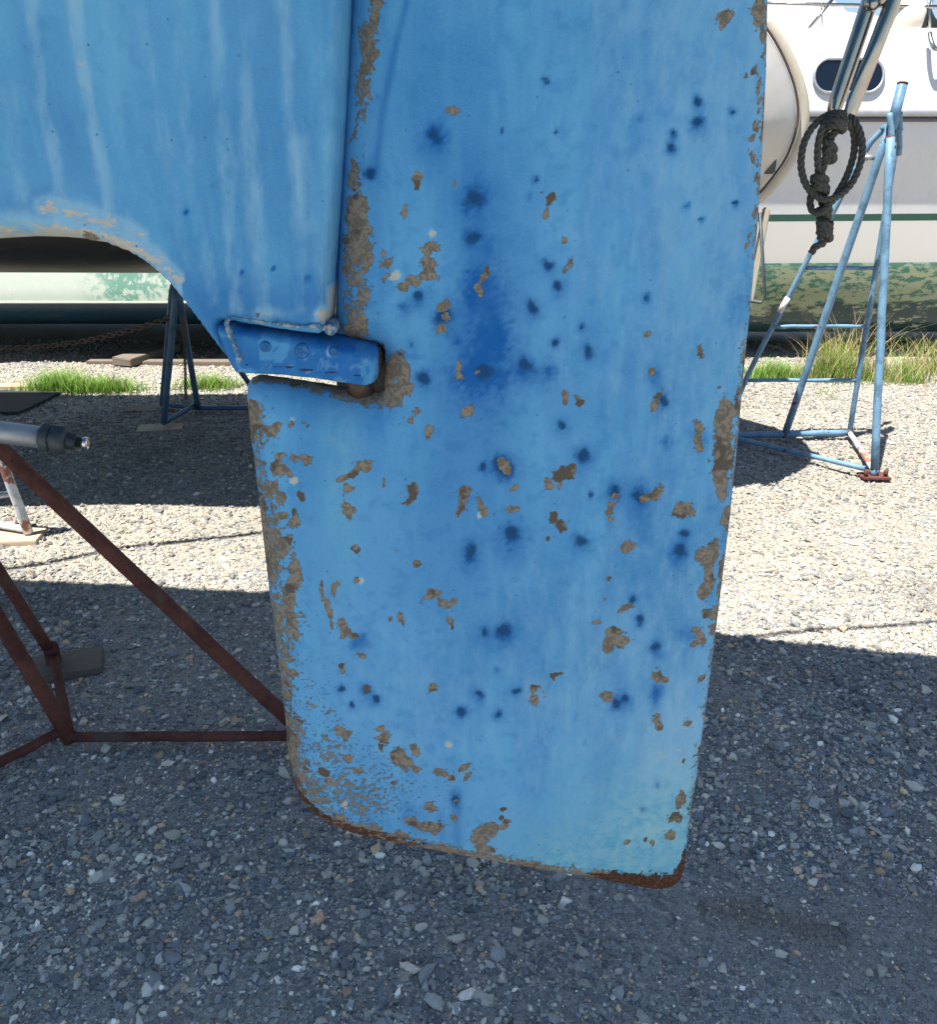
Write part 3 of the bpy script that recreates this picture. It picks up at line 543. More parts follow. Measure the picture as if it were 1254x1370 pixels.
for x0, y0, r_ in ((122, 322, 8), (345, 422, 2.5), (448, 335, 3)): chip = np.maximum(chip, .8*np.exp(-((px-x0)**2+(py-y0)**2)/(r_*2)**2))
pale += 1.6*np.exp(-(seg_field(px, py, [(449, 380), (444, 438)], 3)/4)**2) + 1.2*np.exp(-((px-432)**2+(py-422)**2)/9**2)
pale += .4*np.exp(-((px-360)/50)**2-((py-420)/8)**2)
stain = np.where(vis, stain, .1)
attr_col(me, 'wear', np.stack([chip, stain, 0*px, 0*px], 1)); attr_col(me, 'tone', np.stack([.10+0*px, pale, 0*px], 1))
hull = link('hull', me, m_blue, boat); hull['label'] = 'blue hull and skeg with pale vertical run-off streaks and scraped bottom edge'

# heel fitting on the skeg
fo = wxz([(300, 421), (318, 423), (360, 431), (400, 437), (440, 443), (480, 451), (503, 458), (512, 463), (514, 472), (513, 492), (508, 502), (496, 506), (470, 503), (430, 497), (390, 493), (350, 491), (327, 489), (316, 470), (304, 440)])
xs = np.arange(min(p[0] for p in fo)-.01, max(p[0] for p in fo)+.01, .0030); zs = np.arange(min(p[1] for p in fo)-.01, max(p[1] for p in fo)+.01, .0030)
me = slab('heel_fitting', fo, YC, lambda a, b: .055+.004*(fbm(a, b, 14, 3, 8)-.5), lambda a, b: .008+0*a, xs, zs)
co = np.empty(len(me.vertices)*3, np.float32); me.vertices.foreach_get('co', co); co = co.reshape(-1, 3)
px, py = photo_xy(co[:, 0], np.minimum(co[:, 1], YC), co[:, 2])
stain = .75+0*px; pale = .0*px
for x0, y0, r_, a_ in ((355, 463, 8, .5), (445, 470, 8, .75), (404, 470, 12, .4), (395, 455, 16, .3)): pale += a_*np.exp(-((px-x0)**2+(py-y0)**2)/r_**2)
pale += 1.2*np.exp(-(seg_field(px, py, [(303, 428), (308, 448), (322, 480)], 3)/3.5)**2)
stain -= .55*np.exp(-((px-400)/60)**2-((py-452)/10)**2); stain -= .45*(fbm(px, py, .03, 4, 87) > .56); pale += .35*(fbm(px, py, .10, 3, 88) > .66)
rust = np.clip(1.1-(513-px)/11, 0, 1)*np.where(py > 455, 1, 0); rust = np.maximum(rust, .55*np.exp(-(seg_field(px, py, [(330, 489), (400, 493), (500, 506)], 3)/2.5)**2))
attr_col(me, 'wear', np.stack([.25*np.exp(-((px-500)/20)**2), stain, 0*px, 0*px], 1)); attr_col(me, 'tone', np.stack([0*px, pale, rust], 1))
fit = link('heel_fitting', me, m_blue, boat); fit['label'] = 'deep blue metal heel fitting bolted to the foot of the skeg'
k = M('painted_bolt_head', .6); k.col(k.mix(k.step(k.noise(170, 5, .7), .45, .62), (.004, .10, .31), (.03, .18, .40))); k.bump(k.noise(300, 3), .5, .001); m_bolt = k.m
for x, y, br in ((355, 464, .72), (404, 470, 1.0), (446, 471, .6)):
    p = at(x, y, YC-.0560); bm = bmesh.new()
    tube_bm(bm, [p+Vector((0, .004, 0)), p+Vector((0, .0002, 0)), p+Vector((0, -.0012, 0))], [.0088*br, .0085*br, .0062*br], 16)
    box_bm(bm, (.010*br, .0012, .0020), Matrix.Translation(p+Vector((0, -.0014, 0))) @ Matrix.Rotation(random.uniform(0, 3), 4, 'Y'))
    bm_obj('bolt_head', bm, m_bolt, fit)
k = M('old_sealant', .8); k.col(k.mix(k.step(k.noise(120, 5, .7), .45, .6), (.05, .16, .30), (.36, .38, .36))); k.bump(k.noise(160, 4), 1, .003); m_seal = k.m
pts = [at(x, y, YC-.0590) for x, y in ((309, 424), (330, 427), (352, 431), (375, 434), (400, 437), (420, 436), (436, 439))]
pts = catmull(pts, 5); bm = bmesh.new()
rr = [.0010+.0018*random.random()+.0018*max(0, (i-22)/8) for i in range(len(pts))]; tube_bm(bm, pts, rr, 8)
bm_obj('sealant_bead', bm, m_seal, boat)
bm = bmesh.new(); pts = catmull([at(x, y, YC-.0570) for x, y in ((308, 425), (303, 432), (307, 446), (314, 462), (323, 482))], 5); tube_bm(bm, pts, [.0018+.0014*random.random() for _ in pts], 8); bm_obj('sealant_bead', bm, m_seal, boat)
bm = bmesh.new(); p = at(442, 440, YC-.04); tube_bm(bm, [p+Vector((0, .05, 0)), p, p+Vector((0, -.006, 0))], [.0075, .0075, .0055], 14); bm_obj('drain_stub', bm, m_seal, boat)
k = M('dark_pintle', .5, .3); k.col(k.mix(k.noise(60, 4), (.025, .020, .017), (.11, .08, .065))); m_pin = k.m
p0, p1 = at(481, 498, YC), at(481, 527, YC); p1.x = p0.x
tube('pintle', [p0, p1], .0168, m_pin, boat, 24)
p0, p1 = at(481, 516, YC), at(481, 528, YC); p1.x = p0.x

# ladder hanging from the stern
lad = empty('boarding_ladder', at(1150, 0, 1.42), 'polished stainless steel boarding ladder legs hanging from the stern', 'ladder')
def flat_tube(name, a, b, w, t, m, parent, crush):
    bm = bmesh.new(); a = Vector(a); b = Vector(b); N = 40; d = (b-a).normalized(); u = Vector((1, 0, 0)); u = (u-d*u.dot(d)).normalized(); v = d.cross(u); rows = []
    for i in range(N+1):
        f = i/N; s = min(1, max(0, (f-.80)/.14)) if crush else 0; s = s*s*(3-2*s)
        ww = w*(1+.02*s); tt = t*(1-.60*s); end = 1-(max(0, (f-.955)/.045)**2)*.75
        rows.append([bm.verts.new(a+(b-a)*f+u*math.cos(2*math.pi*k/20)*ww*end+v*math.sin(2*math.pi*k/20)*tt) for k in range(20)])
    for i in range(N):
        for k in range(20): bm.faces.new((rows[i][k], rows[i][(k+1) % 20], rows[i+1][(k+1) % 20], rows[i+1][k])).smooth = True
    bm.faces.new(rows[0][::-1]); bm.faces.new(rows[-1])
    return bm_obj(name, bm, m, parent)
def ext(x0, y0, x1, y1, Y, f): return at(x0, y0, Y), at(x1, y1, Y)
a, b = at(1165, 0, 1.42), at(1112, 160, 1.42); flat_tube('leg', a+(a-b)*2.6, b, .0118, .0118, m_steel, lad, False)
a, b = at(1198, -5, 1.40), at(1131, 168, 1.40); flat_tube('leg', a+(a-b)*2.4, b, .0110, .0110, m_steel, lad, True)
a = at(1159, 3, 1.42); b = at(1199, -1, 1.40); tube('rung', [a, b], .009, m_steel, lad)
bm = bmesh.new(); p = at(1167, 5, 1.405); bmesh.ops.create_uvsphere(bm, u_segments=12, v_segments=8, radius=.011, matrix=Matrix.Translation(p)); bm_obj('weld_bead', bm, m_steel, lad, True)

# rope tied on the ladder
def rope_bm(bm, path, r, pitch=.028):
    P, T, R, _ = sweep(path, r); s = 0
    for st in range(3):
        q = []; s = 0
        for i in range(len(P)):
            if i: s += (P[i]-P[i-1]).length
            a = 2*math.pi*(s/pitch+st/3); u, v = R[i]; q.append(P[i]+(u*math.cos(a)+v*math.sin(a))*r*.5)
        tube_bm(bm, q, r*.58, 7)
def z2(x, y, dY=0): return at(960+x/4.266, y/4.266, 1.39+dY)
rope = empty('knotted_rope', z2(600, 900), 'dark weathered rope coiled and knotted below the ladder legs', 'rope')
RR = .0052
def rp(name, pts, r=RR, sub=9):
    bm = bmesh.new(); rope_bm(bm, catmull([z2(*p) for p in pts], sub), r); return bm_obj(name, bm, m_rope, rope)
rp('loop', [(730, 650, 0), (640, 655, -.01), (550, 720, -.012), (495, 820, -.012), (478, 930, -.012), (495, 1030, -.012), (545, 1105, -.015), (620, 1142, -.022), (700, 1115, -.015), (765, 1050, -.01), (812, 950, -.01), (828, 850, -.008), (815, 760, -.005), (780, 690, 0), (750, 665, .01)])
rp('loop', [(740, 690, -.014), (680, 665, -.02), (620, 700, -.02), (585, 780, -.02), (572, 880, -.016), (576, 960, -.012), (580, 1030, -.005)])
rp('loop', [(745, 690, .0), (778, 760, .004), (782, 860, .004), (750, 980, .002), (700, 1080, -.004), (640, 1170, -.022), (580, 1215, -.02), (538, 1195, -.012), (532, 1130, -.004), (560, 1090, 0)])
def knot(cx, cy, w, h, turns, r=RR*1.05, dY=-.008, seed=0, tilt=.25):
    rs = random.Random(seed); pts = []
    n = int(turns*14)
    for i in range(n+1):
        f = i/n; a = 2*math.pi*turns*f+seed
        pts.append(z2(cx+w*math.cos(a)+rs.uniform(-3, 3), cy+h*(f-.5)*2+h*tilt*math.cos(a*1.0)+12*math.sin(a), dY+(w/4.266/1150*1.5)*math.sin(a)))
    bm = bmesh.new(); rope_bm(bm, catmull(pts, 2), r); return bm_obj('knot', bm, m_rope, rope)
knot(680, 715, 42, 22, 2, seed=1, dY=-.02); knot(640, 860, 26, 50, 2, seed=2); knot(585, 1030, 36, 10, 1.3, seed=3); knot(585, 1082, 38, 22, 2, seed=4)
knot(606, 1215, 30, 28, 1.6, seed=5); knot(612, 1310, 30, 42, 3.2, seed=6); knot(617, 1350, 26, 14, 1.4, seed=8)
rp('strand', [(690, 740, -.008), (650, 780, -.01), (620, 830, -.01), (650, 880, -.01), (615, 930, -.008), (592, 1000, -.006), (590, 1080, -.003), (600, 1160, -.003), (608, 1240, -.004), (612, 1340, -.004)], RR*1.1)
rp('strand', [(625, 700, -.004), (620, 780, -.006), (650, 800, -.012), (628, 860, -.016), (612, 910, -.010)], RR)
rp('tail', [(612, 1360, -.004), (600, 1392, -.006), (560, 1410, -.008), (536, 1445, -.008)], RR*1.05)

# ------------------------------------------------------------ boat stands
def stand(name, loc, label, cat='boat stand'): return empty(name, loc, label, cat)
G = .02
# right light blue stand
Fp, Bp, Lp = gnd(1170, 630, .03), gnd(1137, 579, .03), gnd(968, 583, .03)
st = stand('boat_stand', (1.5, 3.9, 0), 'light blue tubular steel boat stand with ladder rungs, right of the rudder')
def rt(name, a, b, r, m=m_bluepost, s=st, n=14, wob=.0015): return tube(name, [a, b], r, m, s, n, wob=wob)
apex = at(1190, 178, 3.78)
rt('leg', Fp, at(1192, 185, 3.70), .0165)
topp = at(1208, 112, 3.80); mid = Bp+(Lp-Bp)*((1137-1050)/(1137-968.))
rt('leg', mid, at(1193, 165, 3.79), .0170)
hd = tube('head_tube', [at(1193, 172, 3.775), topp], .0205, m_bluepost, st, 18)
d_ = (topp-at(1193, 172, 3.775)).normalized(); bm = bmesh.new(); tube_bm(bm, [topp-d_*.004, topp+d_*.003], [.0215, .0215], 18); bm_obj('tube_end', bm, m_rust, hd)
bk = at(1203, 172, 3.95)
rt('leg', Bp, bk, .0125)
lf = catmull([Lp, at(1001, 502, 4.02), at(1050, 408, 3.98), at(1085, 339, 3.94), at(1112, 290, 3.91), at(1145, 226, 3.87), at(1160, 200, 3.85), at(1168, 188, 3.84), at(1186, 170, 3.82)], 4)
tube('leg', lf, .0120, m_bluepost, st)
k = M('white_tape', .6); k.col(k.mix(k.noise(60), (.50, .50, .48), (.66, .65, .62)))
tube('tape_band', [at(1043, 418, 3.984), at(1055, 398, 3.976)], .0134, k.m, st)
def on(a, b, y_):   # point on segment a-b that shows at photo row y_
    lo, hi = 0, 1
    for _ in range(30):
        m_ = (lo+hi)/2; p = a+(b-a)*m_
        if photo_xy(*p)[1] > y_: lo = m_
        else: hi = m_
    return a+(b-a)*lo
for y_, xl_, Yl in ((359, 1079, 3.95), (437, 1036, 3.99), (509, 998, 4.03)):
    rt('rung', at(xl_, y_, Yl), on(Bp, bk, y_), .0090)
rt('base_bar', Lp, Bp, .0150); rt('base_bar', Lp+Vector((0, -.01, .005)), Fp+Vector((-.04, 0, .01)), .0115)
rt('base_bar', Bp, Fp, .0120, m_palepost)
rt('brace', at(1196, 200, 3.74), at(1190, 152, 3.76), .012); rt('brace', at(1203, 208, 3.86), at(1204, 150, 3.84), .012)
bm = bmesh.new(); box_bm(bm, (.12, .08, .010), Matrix.Translation(Fp+Vector((0, -.005, -.022))), .003)
pl = bm_obj('foot_plate', bm, m_rust, st)
for dx in (-.042, .042):
    tube('bolt', [Fp+Vector((dx, -.02, -.018)), Fp+Vector((dx, -.02, .012))], .009, m_rust, pl, 6)
tube('clamp_screw', [at(1156, 211, 3.82), at(1170, 211, 3.82)], .011, m_galv, st, 8)
tube('clamp_screw', [at(1158, 205, 3.82), at(1158, 216, 3.82)], .008, m_galv, st, 8)

def weld(p, r, m, parent):
    bm = bmesh.new(); bmesh.ops.create_icosphere(bm, subdivisions=2, radius=r, matrix=Matrix.Translation(p))
    for v in bm.verts: v.co = Vector(p)+(v.co-Vector(p))*random.uniform(.82, 1.18)
    bm_obj('weld_bead', bm, m, parent, True)
for p, r in ((Bp, .022), (mid, .021), (Fp+Vector((0, 0, -.005)), .021), (at(1192, 188, 3.71), .021), (at(1203, 174, 3.94), .018), (at(1184, 172, 3.82), .017)): weld(p, r, m_rustblue, st)
# left dark stand
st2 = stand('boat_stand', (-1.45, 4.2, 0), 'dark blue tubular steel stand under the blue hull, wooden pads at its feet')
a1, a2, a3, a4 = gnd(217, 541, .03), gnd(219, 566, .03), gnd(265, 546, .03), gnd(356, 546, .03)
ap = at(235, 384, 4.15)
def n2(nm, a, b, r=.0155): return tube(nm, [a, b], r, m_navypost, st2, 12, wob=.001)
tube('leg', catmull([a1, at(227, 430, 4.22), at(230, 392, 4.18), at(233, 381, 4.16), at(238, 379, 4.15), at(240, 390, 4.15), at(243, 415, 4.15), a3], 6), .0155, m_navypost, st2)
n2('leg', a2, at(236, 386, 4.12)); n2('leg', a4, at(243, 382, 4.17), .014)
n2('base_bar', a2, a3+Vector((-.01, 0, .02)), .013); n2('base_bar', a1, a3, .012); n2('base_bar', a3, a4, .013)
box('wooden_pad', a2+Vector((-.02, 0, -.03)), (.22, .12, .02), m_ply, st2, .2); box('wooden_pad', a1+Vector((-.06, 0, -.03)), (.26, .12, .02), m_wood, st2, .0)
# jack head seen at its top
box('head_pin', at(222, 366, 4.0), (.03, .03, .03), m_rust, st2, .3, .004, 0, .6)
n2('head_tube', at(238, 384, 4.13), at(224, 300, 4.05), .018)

# rusty stand left foreground
st3 = stand('boat_stand', (-.9, 1.75, 0), 'rusty brown tubular boat stand in the left foreground')
A3, B3, C3, D3 = gnd(92, 986, .022), gnd(70, 876, .035), gnd(410, 984, .022), gnd(-60, 1050, .022)
ap3 = at(-313, 306, 1.72)
def r3(nm, a, b, r): return tube(nm, [a, b], r, m_rust, st3, 16, wob=.0012)
r3('leg', C3, ap3, .0172); r3('leg', A3+Vector((.004, 0, -.012)), ap3, .0172); r3('leg', B3, ap3+Vector((0, .03, 0)), .0150)
r3('base_bar', A3, C3, .0120); r3('base_bar', A3, B3+Vector((.004, 0, .0)), .0125); r3('base_bar', A3+Vector((-.01, 0, .02)), D3, .0115)
for p, r in ((A3, .0185), (C3, .019), (B3, .0172)): weld(p, r, m_rust, st3)
st3b = box('wooden_pad', B3+Vector((.03, .0, -.034)), (.19, .12, .022), m_wood, st3, .35, .002, jit=.001)
r3('foot_stub', B3+Vector((.0, .0, -.02)), B3+Vector((.006, -.01, .03)), .020)

# galvanised jack screw
js = empty('screw_jack', at(30, 583, 1.35), 'galvanised pipe with dark coupling nut and threaded end poking in from the left', 'screw jack')
a, b = at(-260, 545, 1.35), at(62, 586, 1.35); tube('pipe', [a, b], .0185, m_galv, js, 24)
dx_ = (b-a).normalized()
bm = bmesh.new(); c0 = b-dx_*.006; tube_bm(bm, [c0, c0+dx_*.003, c0+dx_*.014, c0+dx_*.016], [.0225, .0245, .0245, .021], 8); bm_obj('collar', bm, m_nut, js)
bm = bmesh.new(); tube_bm(bm, [c0+dx_*.016, c0+dx_*.019, c0+dx_*.038, c0+dx_*.042], [.0225, .0265, .0265, .020], 6); bm_obj('coupling_nut', bm, m_nut, js)
bm = bmesh.new(); q = []; rq = []
for i in range(21): q.append(c0+dx_*(.042+.014*i/20)); rq.append(.0125+(.0016 if i % 4 < 2 else -.0006))
tube_bm(bm, q, rq, 24); bm_obj('thread', bm, m_nut, js)
bm = bmesh.new(); tube_bm(bm, [c0+dx_*.055, c0+dx_*.066, c0+dx_*.067, c0+dx_*.073, c0+dx_*.074], [.0085, .0085, .0105, .0105, .0065], 20); bm_obj('stud', bm, m_bright, js)

# pale peeling stand foot left
st4 = stand('boat_stand', (-1.7, 2.9, 0), 'peeling white and rust stand foot on a wooden block at the left edge')
f4 = gnd(38, 712, .035); tube('leg', [f4, at(-30, 530, 2.75)], .017, m_palepost, st4, 14, wob=.001)
g4 = gnd(-70, 690, .05); tube('base_bar', [f4+Vector((0, 0, .01)), g4], .013, m_palepost, st4, wob=.001)
tube('leg', [g4, at(-30, 530, 2.75)], .017, m_palepost, st4)
tube('brace', [gnd(-60, 672, .12), at(18, 660, 2.88)], .011, m_galv, st4)
box('wooden_pad', f4+Vector((-.05, 0, -.022)), (.19, .13, .026), m_ply, st4, .1, .003, jit=.001)

# ------------------------------------------------------------ black-bottomed boat in the middle distance
YM = 3.60
mb = empty('yacht', (-1, YM, 0), 'black-bottomed yacht with cream rounded stern, half hidden behind the blue boat', 'boat')
def mxz(x, y): p = at(x, y, YM); return (p.x, p.z)
mo = [(-7.0, .95), (-6, .86), (-1.0, .845), (.2, .87), (.8, .98), mxz(985, 275), mxz(1026, 240), mxz(1046, 212), mxz(1058, 182), mxz(1062, 155), mxz(1058, 125), mxz(1046, 92), mxz(1030, 62), mxz(1010, 35), mxz(980, 5), (.95, 1.93), (-7.2, 1.93)]
xs = np.arange(-7.25, 1.6, .03); xs = np.concatenate([xs[xs < .9], np.arange(.9, 1.6, .01)]); zs = np.arange(.82, 1.935, .02); zs = np.append(zs[zs < 1.925], 1.93)
me = slab('hull', mo, YM, lambda a, b: .76-.38*np.clip((a-.1)/1.1, 0, 1)**1.3, lambda a, b: .42-.14*np.clip((a-.3)/.9, 0, 1), xs, zs, flat_top=1.92)
k = M('black_and_cream_hull', .35, 0, .5); z_ = k.xyz(k.P)[2]; x_ = k.xyz(k.P)[0]
sc1 = k.step(k.noise(2.2, 3, .5, k.rot((0, .5, .2), (1, .6, 3)), 1.6), .515, .53); sc2 = k.math('SUBTRACT', 1.0, k.step(k.noise(2.2, 3, .5, k.rot((0, .5, .2), (1, .6, 3)), 1.6), .54, .56))
blk = k.mix(k.math('MULTIPLY', k.math('MULTIPLY', sc1, sc2), .10), k.mix(k.noise(18, 5), (.006, .0065, .007), (.015, .016, .018)), (.20, .20, .20))
crm = k.mix(k.noise(12, 4), (.40, .38, .35), (.48, .46, .43))
k.col(k.mix(k.math('MAXIMUM', k.step(z_, 1.30, 1.305), k.step(x_, .98, .985)), blk, crm)); k.bump(k.noise(40, 3), .1, .003)
yh = link('hull', me, k.m, mb); yh['label'] = 'black underwater hull with cream stern'
k = M('cream_moulding', .5); k.col(k.mix(k.noise(30), (.40, .37, .30), (.50, .46, .38))); m_crm = k.m
pts = catmull([at(x, y, YM-.70) for x, y in ((1027, 242), (1045, 215), (1058, 182), (1062, 152), (1057, 120), (1046, 92), (1028, 64))], 6)
# rubbing strake around the stern
pts = [Vector((p.x*1.0, p.y, p.z)) for p in pts]
def stern(dx, Y): return catmull([Vector((mxz(x, y)[0]-dx, Y, mxz(x, y)[1])) for x, y in ((985, 275), (1012, 256), (1026, 240), (1046, 212), (1058, 182), (1062, 155), (1058, 125), (1046, 92), (1030, 62), (1012, 38))], 6)
tube('rubbing_strake', stern(.022, YM-.155), .026, m_crm, mb, 10)
k = M('dark_seam', .7); k.col((.07, .05, .045)); tube('seam', [p*1.0 for p in stern(.085, YM-.292)], .0045, k.m, mb, 6)
k = M('smoked_glass', .1); k.col((.035, .045, .045))
box('vent_window', at(1024, 221, YM-.33), (.075, .02, .06), k.m, mb, 0, .006)
box('rudder_bracket', at(1014, 345, 3.2), (.018, .04, .34), m_crm, mb, 0, .004, 0, .06)
tube('bracket_pipe', [at(1017, 285, 3.18), at(1024, 398, 3.18), at(1018, 405, 3.18), at(1000, 402, 3.18)], .006, m_nut, mb)
box('keel', (.12, YM, .44), (1.35, .16, .86), yh.data.materials[0], mb, 0, .03)

# ------------------------------------------------------------ far boats
def loft(name, stations, m, parent, smooth=True):
    V = []; n = len(stations[0])
    for s in stations: V += [tuple(p) for p in s]
    F = [(i*n+j, (i+1)*n+j, (i+1)*n+j+1, i*n+j+1) for i in range(len(stations)-1) for j in range(n-1)]
    me = mesh_np(name, np.array(V), np.array(F), smooth); return link(name, me, m, parent)
# right: white cruiser
CS = .887
CZ = lambda z: CAM_H+(z-CAM_H)*CS
def atc(x, y, Y): return at(x, y, Y*CS)
cr = empty('motor_cruiser', (3, 6.9, 0), 'white cruiser with oval window and flaking green bottom, behind the light blue stand', 'boat')
k = M('white_cruiser_hull', .3, 0, .5); z_ = k.xyz()[2]
wv = k.math('ADD', z_, k.math('MULTIPLY', k.xyz()[0], -.006))
n1 = k.noise(8, 6, .7, k.scale((.7, 1, 1.6))); n2_ = k.noise(30, 5, .65, k.scale((.6, 1, 1.5)))
fl = k.math('ADD', k.math('MULTIPLY', n1, .55), k.math('MULTIPLY', n2_, .45))
grn = k.mix(k.step(n2_, .4, .6), (.04, .14, .11), (.10, .24, .17))
navy = k.mix(n1, (.010, .035, .045), (.02, .06, .07))
bot = k.mix(k.step(fl, .47, .50), grn, k.mix(n2_, (.25, .29, .18), (.34, .37, .24)))
bot2 = k.mix(k.step(fl, .56, .58), navy, (.27, .31, .22))
bot = k.mix(k.step(k.math('ADD', wv, k.math('MULTIPLY', n1, .5)), .56, .64), bot2, bot)
bot = k.mix(k.step(wv, .575, .617), bot, k.mix(k.step(fl, .5, .55), (.07, .22, .17), (.30, .42, .34)))
wht = k.mix(k.noise(5, 3), (.58, .59, .62), (.67, .68, .70)); wht = k.mix(k.math('MULTIPLY', k.step(k.noise(14, 5, .7, k.scale((3, 3, .25))), .5, .75), .30), wht, (.42, .41, .40))
gl = k.math('MULTIPLY', k.step(wv, .872, .875), k.math('SUBTRACT', 1.0, k.step(wv, .913, .917)))
top = k.mix(k.step(wv, .872, .88), (.60, .59, .57), wht); top = k.mix(gl, top, (.012, .075, .055))
k.col(k.mix(k.step(wv, .620, .625), bot, top)); m_cru = k.m
k2 = M('white_gelcoat', .35); k2.col(k2.mix(k2.noise(6), (.60, .60, .62), (.68, .68, .69))); m_white = k2.m
prof = [(7.5, .06), (7.0, -.03), (6.75, -.02), (6.55, .02), (6.42, .14), (6.36, .30), (6.33, .46), (6.32, .60), (6.31, .80), (6.30, 1.0), (6.27, 1.15), (6.24, 1.24), (6.215, 1.36), (6.20, 1.50), (6.205, 1.53), (6.25, 1.75), (6.32, 1.98), (6.36, 2.02), (7.4, 2.06)]
prof = [(y*CS, CZ(z)) for y, z in prof]; prof[0] = (6.5, .10); prof[1] = (6.15, .13)
sts = []
for i in range(41):
    X = .85+i*.2
    w = max(0, min(1, (X-.85)/.8)); w = math.sin(w*math.pi/2)**.7
    sts.append([(X, 6.6+(y-6.6)*w, z if z > .5 else z+(1-w)*.2) for y, z in prof])
h_ = loft('hull', sts, m_cru, cr)
k = M('steel_strake', .35, .6); k.col(k.mix(k.noise(20), (.30, .31, .33), (.48, .49, .5)))
def strake(nm, z, Y, r, m):
    pts = [Vector((s[13][0], s[13][1]+(Y-6.20), CZ(z))) for s in sts[1:]]; return tube(nm, pts, r, m, cr, 8)
strake('rubbing_strake', 1.512, 6.195, .020, k.m)
kd = M('dark_strake', .5); kd.col((.12, .12, .13)); strake('rubbing_strake', 1.475, 6.20, .012, kd.m)
# oval window
def oval(c, w, h, n=40):
    r = h/2; out = []
    for i in range(n):
        a = 2*math.pi*i/n; out.append((c[0]+(w/2-r)*(1 if math.cos(a) > 0 else -1)+r*math.cos(a), c[1]+r*math.sin(a)))
    return out
pc = atc(1139, 101, 6.20); wdw = .40; hgt = .178
def hy(z): return np.interp(z, [CZ(1.5), CZ(1.53), CZ(1.75), CZ(1.98)], [6.20*CS, 6.205*CS, 6.25*CS, 6.32*CS])
bm = bmesh.new(); o = [Vector((x, float(hy(z))-.012, z)) for x, z in oval((pc.x, pc.z), wdw, hgt)]; tube_bm(bm, o, .009, 8, True); fr = bm_obj('window', bm, m_galv, cr)
k = M('window_glass', .06, 0, .8); k.col((.004, .008, .016)); bm = bmesh.new(); vs = [bm.verts.new((x, float(hy(z))-.010, z)) for x, z in oval((pc.x, pc.z), wdw, hgt)]; bm.faces.new(vs); 
vb = [bm.verts.new((x, float(hy(z))+.02, z)) for x, z in oval((pc.x, pc.z), wdw, hgt)]
for i in range(len(vs)): bm.faces.new((vs[i], vs[(i+1) % len(vs)], vb[(i+1) % len(vs)], vb[i]))
bm_obj('pane', bm, k.m, fr)
# cabin side and coach roof
cab = [atc(1000, -60, 7.0), atc(1075, -60, 7.0), atc(1105, -2, 7.0), atc(1132, 21, 7.0), atc(1190, 24, 7.0), atc(1280, 45, 7.0), atc(1280, 62, 7.0), atc(1000, 62, 7.0)]
bm = bmesh.new(); f0 = [bm.verts.new(p) for p in cab]; f1 = [bm.verts.new(p+Vector((0, .9, .0))) for p in cab]; bm.faces.new(f0); bm.faces.new(f1[::-1])
for i in range(8): bm.faces.new((f0[i], f1[i], f1[(i+1) % 8], f0[(i+1) % 8]))
bmesh.ops.bevel(bm, geom=bm.edges[:], offset=.02, segments=2, affect='EDGES'); bm_obj('cabin', bm, m_white, cr)
# guard rail
rail = tube('guard_rail', [atc(990, 4, 6.5), atc(1110, 7, 6.45), atc(1300, 11, 6.4)], .011, m_steel, cr)
tube('stanchion', [atc(1074, 50, 6.42), atc(1120, -8, 6.46)], .010, m_steel, cr); tube('stanchion', [atc(1101, 50, 6.42), atc(1099, -8, 6.46)], .0035, m_steel, cr)
tube('stanchion', [atc(1243, -6, 6.42), atc(1244, 50, 6.42)], .009, m_steel, cr); tube('stanchion', [atc(1249, -6, 6.46), atc(1238, 50, 6.42)], .005, m_steel, cr)
bm = bmesh.new(); p = atc(1071, 50, 6.38); bmesh.ops.create_uvsphere(bm, u_segments=10, v_segments=6, radius=.02, matrix=Matrix.Translation(p) @ Matrix.Diagonal((1.3, 1, .6, 1))); bm_obj('deck_fitting', bm, m_steel, cr, True)
# anchor over the edge
bm = bmesh.new(); tube_bm(bm, catmull([atc(1244, 45, 6.27), atc(1246, 56, 6.22), atc(1252, 66, 6.19), atc(1264, 62, 6.19)], 4), .014, 8); anc = bm_obj('anchor_bracket', bm, m_steel, cr)
# buoy fender
fd = empty('buoy', atc(1215, 52, 6.6), 'cream ball fender with a black end lying on the cruiser deck', 'fender')
k = M('cream_vinyl', .4); k.col(k.mix(k.noise(14, 4), (.66, .58, .46), (.76, .70, .60)))
def lathe(nm, c, ax, prof, m, parent, n=28):
    prof = [(q*CS, r*CS) for q, r in prof]; bm = bmesh.new(); ax = Vector(ax).normalized(); pts = [Vector(c)+ax*s for s, r in prof]; tube_bm(bm, pts, [r for s, r in prof], n); return bm_obj(nm, bm, m, parent)
cF = atc(1211, 30, 6.55); ax = (1, -.25, -.18)
lathe('body', cF, ax, [(-.16, .02), (-.155, .06), (-.14, .10), (-.10, .14), (-.05, .163), (0, .17), (.04, .165), (.075, .15), (.09, .138)], k.m, fd)
k = M('black_vinyl', .4); k.col((.02, .022, .028)); lathe('end_cap', cF, ax, [(.088, .139), (.11, .12), (.14, .085), (.17, .055), (.20, .035), (.225, .028), (.235, .012)], k.m, fd)
lathe('eye', Vector(cF)+Vector(ax).normalized()*.19, (0, 1, 0), [(-.02, .024), (.02, .024)], m_steel, fd, 14)

